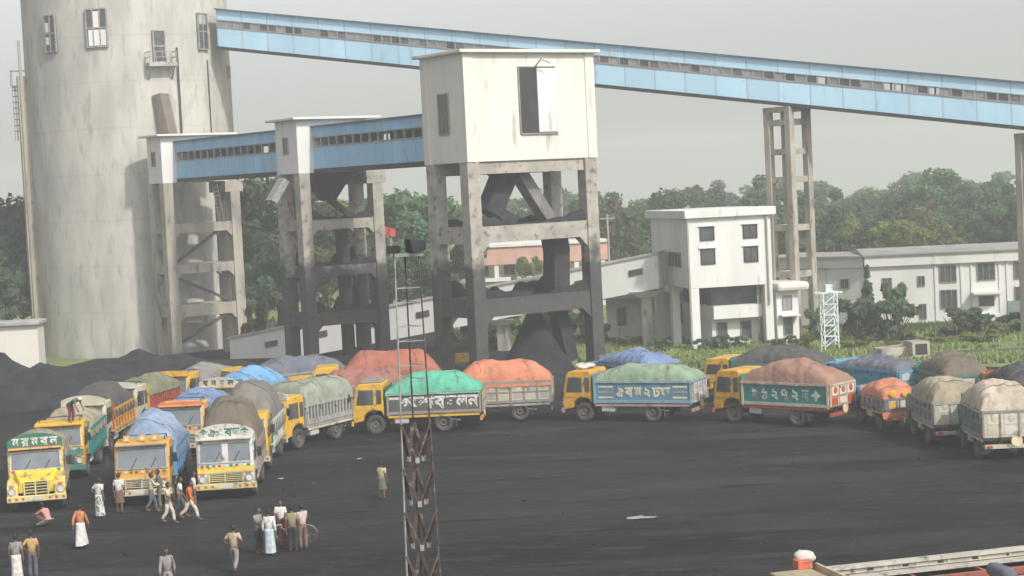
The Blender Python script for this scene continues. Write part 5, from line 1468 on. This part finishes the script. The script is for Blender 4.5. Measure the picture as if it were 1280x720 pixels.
        for j in range(nr_ + 1):
            t = j / nr_; z = zt + (zb - zt) * t
            cx = pel.x + (((kn[0].x + kn[1].x) / 2) - pel.x) * t * (1.0 if pose != 'squat' else .8)
            spread = abs(an[0].x - an[1].x) * .5 * t * (1 if bottom == 'lungi' else .6)
            rx, ry = .145 + .02 * t + spread + (.1 if pose == 'squat' else 0) * (.6 + .4 * t), .165 + .035 * t + (.06 if pose == 'squat' else 0)
            for i in range(nn):
                a = 2 * PI * i / nn; f_ = 1 + .06 * t * math.sin(a * 5 + 1.3) + .03 * t * math.sin(a * 9)
                vs_.append(((cx + rx * f_ * math.cos(a)) * s, ry * f_ * math.sin(a) * s, z * s))
        for j in range(nr_):
            for i in range(nn): fs.append((j * nn + i, (j + 1) * nn + i, (j + 1) * nn + (i + 1) % nn, j * nn + (i + 1) % nn))
        fs.append(tuple(range(nn)))
        b.add(vs_, fs); b.build('lungi', FAB[bcol], root, smooth=True)
    # sandals
    for i in range(2):
        b = MB(); a = S(an[i]); b.box(a.x - .05, a.x + .17, a.y - .04, a.y + .04, a.z - .083 * s, a.z - .062 * s); b.build('sandal', hair_m, root)
    return root
pp = person
pp('person in grey vest over pink sleeves and white lungi at the bottom left corner', 22, 729, 95, 'grey', 'lungi', 'white', 'stand', sleeves='half')
pp('person in mustard shirt and dark trousers beside the grey vested person', 42, 724, 110, 'yellow', 'trousers', 'slate', 'stand', arms=('hip', 'down'))
pp('person in pink shirt squatting before the bonneted truck', 58, 658, 150, 'pink', 'lungi', 'grey', 'squat', arms=('knee', 'knee'), sleeves='long', hgt=1.6)
pp('person in orange shirt and long white lungi walking away', 102, 685, 80, 'orange', 'lungi', 'white', 'walk', sleeves='long')
pp('person in white shirt and black patterned white lungi beside the roof lamp truck', 125, 648, 60, 'white', 'lungi', 'check', 'stand', arms=('hip', 'down'))
pp('person in white shirt and short brown wrap at the corner of the roof lamp truck', 150, 642, 85, 'white', 'short_lungi', 'brown', 'stand')
pp('person in pale shirt and dark trousers reaching forward before the roof lamp truck bumper', 190, 641, 20, 'cream', 'trousers', 'slate', 'walk', arms=('fwd', 'fwd'), sleeves='long')
pp('person in dark grey shirt stepping between the two front trucks', 201, 637, 200, 'slate', 'trousers', 'greengrey', 'stand', arms=('cross', 'down'))
pp('person in cream shirt and cream trousers walking with the group', 211, 655, 0, 'cream', 'trousers', 'cream', 'walk', arms=('cross', 'down'))
pp('person in white shirt and dark trousers behind the walker in orange', 226, 647, 5, 'white', 'trousers', 'slate', 'walk')
pp('person in bright orange shirt and cream trousers in wide stride', 237, 651, -5, 'deeporange', 'trousers', 'cream', 'stride', sleeves='long', stoop=.1)
pp('person in white shirt mostly hidden behind the striding person in orange', 243, 640, 10, 'white', 'trousers', 'brown', 'stand')
pp('person in tan shirt and dark shorts wrap alone on the open coal ground', 478, 624, 70, 'tan', 'short_lungi', 'greengrey', 'stand', hgt=1.55, arms=('cross', 'down'))
pp('person in black and white vest and dark trousers left in the group of five', 324, 692, 330, 'grey', 'trousers', 'dark', 'stand', arms=('down', 'cross'))
pp('person in white shirt and pale blue long lungi in the group of five', 338, 695, 80, 'white', 'lungi', 'lightblue', 'stand', sleeves='long')
pp('person in white shirt and maroon lungi facing the camera in the group of five', 353, 681, 270, 'white', 'lungi', 'maroon', 'stand', arms=('low', 'low'))
pp('person in olive shirt and black trousers with back turned in the group of five', 367, 690, 95, 'olive', 'trousers', 'dark', 'stand')
pp('person in pale pink shirt and brown trousers right in the group of five', 380, 688, 120, 'palepink', 'trousers', 'brown', 'stand', arms=('down', 'low'))
pp('person in tan shirt and grey trousers walking away near the bottom edge', 294, 717, 75, 'tan', 'trousers', 'grey', 'walk', arms=('hip', 'hip'))
pp('person in grey long sleeved shirt cut off by the bottom edge', 211, 748, 280, 'grey', 'trousers', 'grey', 'walk', sleeves='long')

# person working on top of the sheet of the third truck in the leftmost file
pt = gnd(66, 503, 2.95)
pp('person with white head cloth bending over on top of a loaded truck', 0, 0, 330, 'teal', 'trousers', 'maroon', 'bend', cap='white', arms=('low', 'low'), pos=(-20.6, 84.6), z0=2.62, hgt=1.6, group=None)

# bicycle among the group of five
bk = thing('bicycle', 'old bicycle with white mudguards held among the group of five', 'bicycle', gnd(366, 682), R(4))
for x in (-.54, .54):
    b = MB(); b.lathe([(.31, -.02), (.345, -.02), (.345, .02), (.31, .02), (.31, -.02)], n=28, axis='y')
    wo_ = b.build('wheel', tyre_m, bk, smooth=True); wo_.location = (x, 0, .345)
    b = MB()
    for k in range(12): a = k * PI / 6; b.tube((0, 0, 0), (.31 * math.cos(a), 0, .31 * math.sin(a)), .003, n=3)
    b.tube((0, -.05, 0), (0, .05, 0), .03); b.build('spoke', chrome, wo_)
    b = MB(); vs_, fs = [], []
    for k in range(13):
        a = R(-10 + k * 200 / 12) if x < 0 else R(10 + k * 150 / 12)
        for y in (-.04, .04): vs_.append((x + .385 * math.cos(a), y, .345 + .385 * math.sin(a)))
    for k in range(12): fs.append((2 * k, 2 * k + 1, 2 * k + 3, 2 * k + 2))
    b.add(vs_, fs); b.build('mudguard', white_paint, bk)
b = MB()
for p, q in (((.54, 0, .345), (.4, 0, .95)), ((.4, 0, .9), (-.15, 0, .9)), ((.42, 0, .8), (-.05, 0, .3)), ((-.2, 0, .95), (-.05, 0, .3)), ((-.05, 0, .3), (-.54, 0, .345)), ((-.17, 0, .85), (-.54, 0, .345))): b.tube(p, q, .018)
b.build('frame', chassis_m, bk)
b = MB(); b.tube((.4, 0, .95), (.42, 0, 1.02), .015); b.tube((.42, -.27, 1.04), (.42, .27, 1.04), .014); b.tube((.42, -.27, 1.04), (.27, -.29, 1.0), .016); b.tube((.42, .27, 1.04), (.27, .29, 1.0), .016)
b.build('handlebar', chrome, bk)
b = MB(); b.ball((-.22, 0, 1.0), (.14, .09, .05), 10); b.build('saddle', tyre_m, bk, smooth=True)
b = MB(); b.box(-.85, -.35, -.1, .1, .76, .79); b.bar((-.8, .08, .77), (-.54, .06, .35), .015); b.bar((-.8, -.08, .77), (-.54, -.06, .35), .015); b.build('carrier', galv, bk)
b = MB(); b.tube((-.05, -.1, .3), (-.05, .1, .3), .02); b.bar((-.05, .1, .3), (.08, .12, .18), .02); b.bar((-.05, -.1, .3), (-.18, -.12, .42), .02); b.box(.03, .13, .12, .2, .17, .19); b.box(-.23, -.13, -.2, -.12, .41, .43); b.build('pedal', chassis_m, bk)

# litter on the coal
def scrap(px, py, r, label, seed):
    p = gnd(px, py); b = MB(); n = 9; vs_ = [(0, 0, .07)]
    rnd = random.Random(seed)
    for k in range(n): a = 2 * PI * k / n; q = r * rnd.uniform(.5, 1.2); vs_.append((q * math.cos(a) * 1.6, q * math.sin(a), .012 + .05 * rnd.random()))
    b.add(vs_, [(0, k + 1, (k + 1) % n + 1) for k in range(n)])
    o = b.build('plastic_scrap', mat('dusty_plastic', (.36, .36, .35), (.22, .22, .22), .8, 3.0), None); o.location = (p.x, p.y, 0); tag(o, label, 'litter')
scrap(451, 574, .12, 'tiny white plastic scrap on the coal ground left of the mast', 1)
scrap(800, 648, .35, 'flat pale plastic sheet lying on the open coal ground', 2)
scrap(352, 599, .12, 'tiny pale scrap on the ground beside the split windscreen truck', 3)

# ---------------------------------------------------------------- air
hz = MB().box(-790, 790, -15, 1480, -1, 46)
hm = bpy.data.materials.new('haze'); hm.use_nodes = True
t_ = hm.node_tree; t_.nodes.clear()
ov = t_.nodes.new('ShaderNodeOutputMaterial'); pv = t_.nodes.new('ShaderNodeVolumePrincipled')
pv.inputs['Color'].default_value = (.915, .935, .955, 1); pv.inputs['Density'].default_value = .0012; pv.inputs['Anisotropy'].default_value = .1
t_.links.new(pv.outputs[0], ov.inputs['Volume'])
tag(hz.build('haze', hm), kind='stuff')
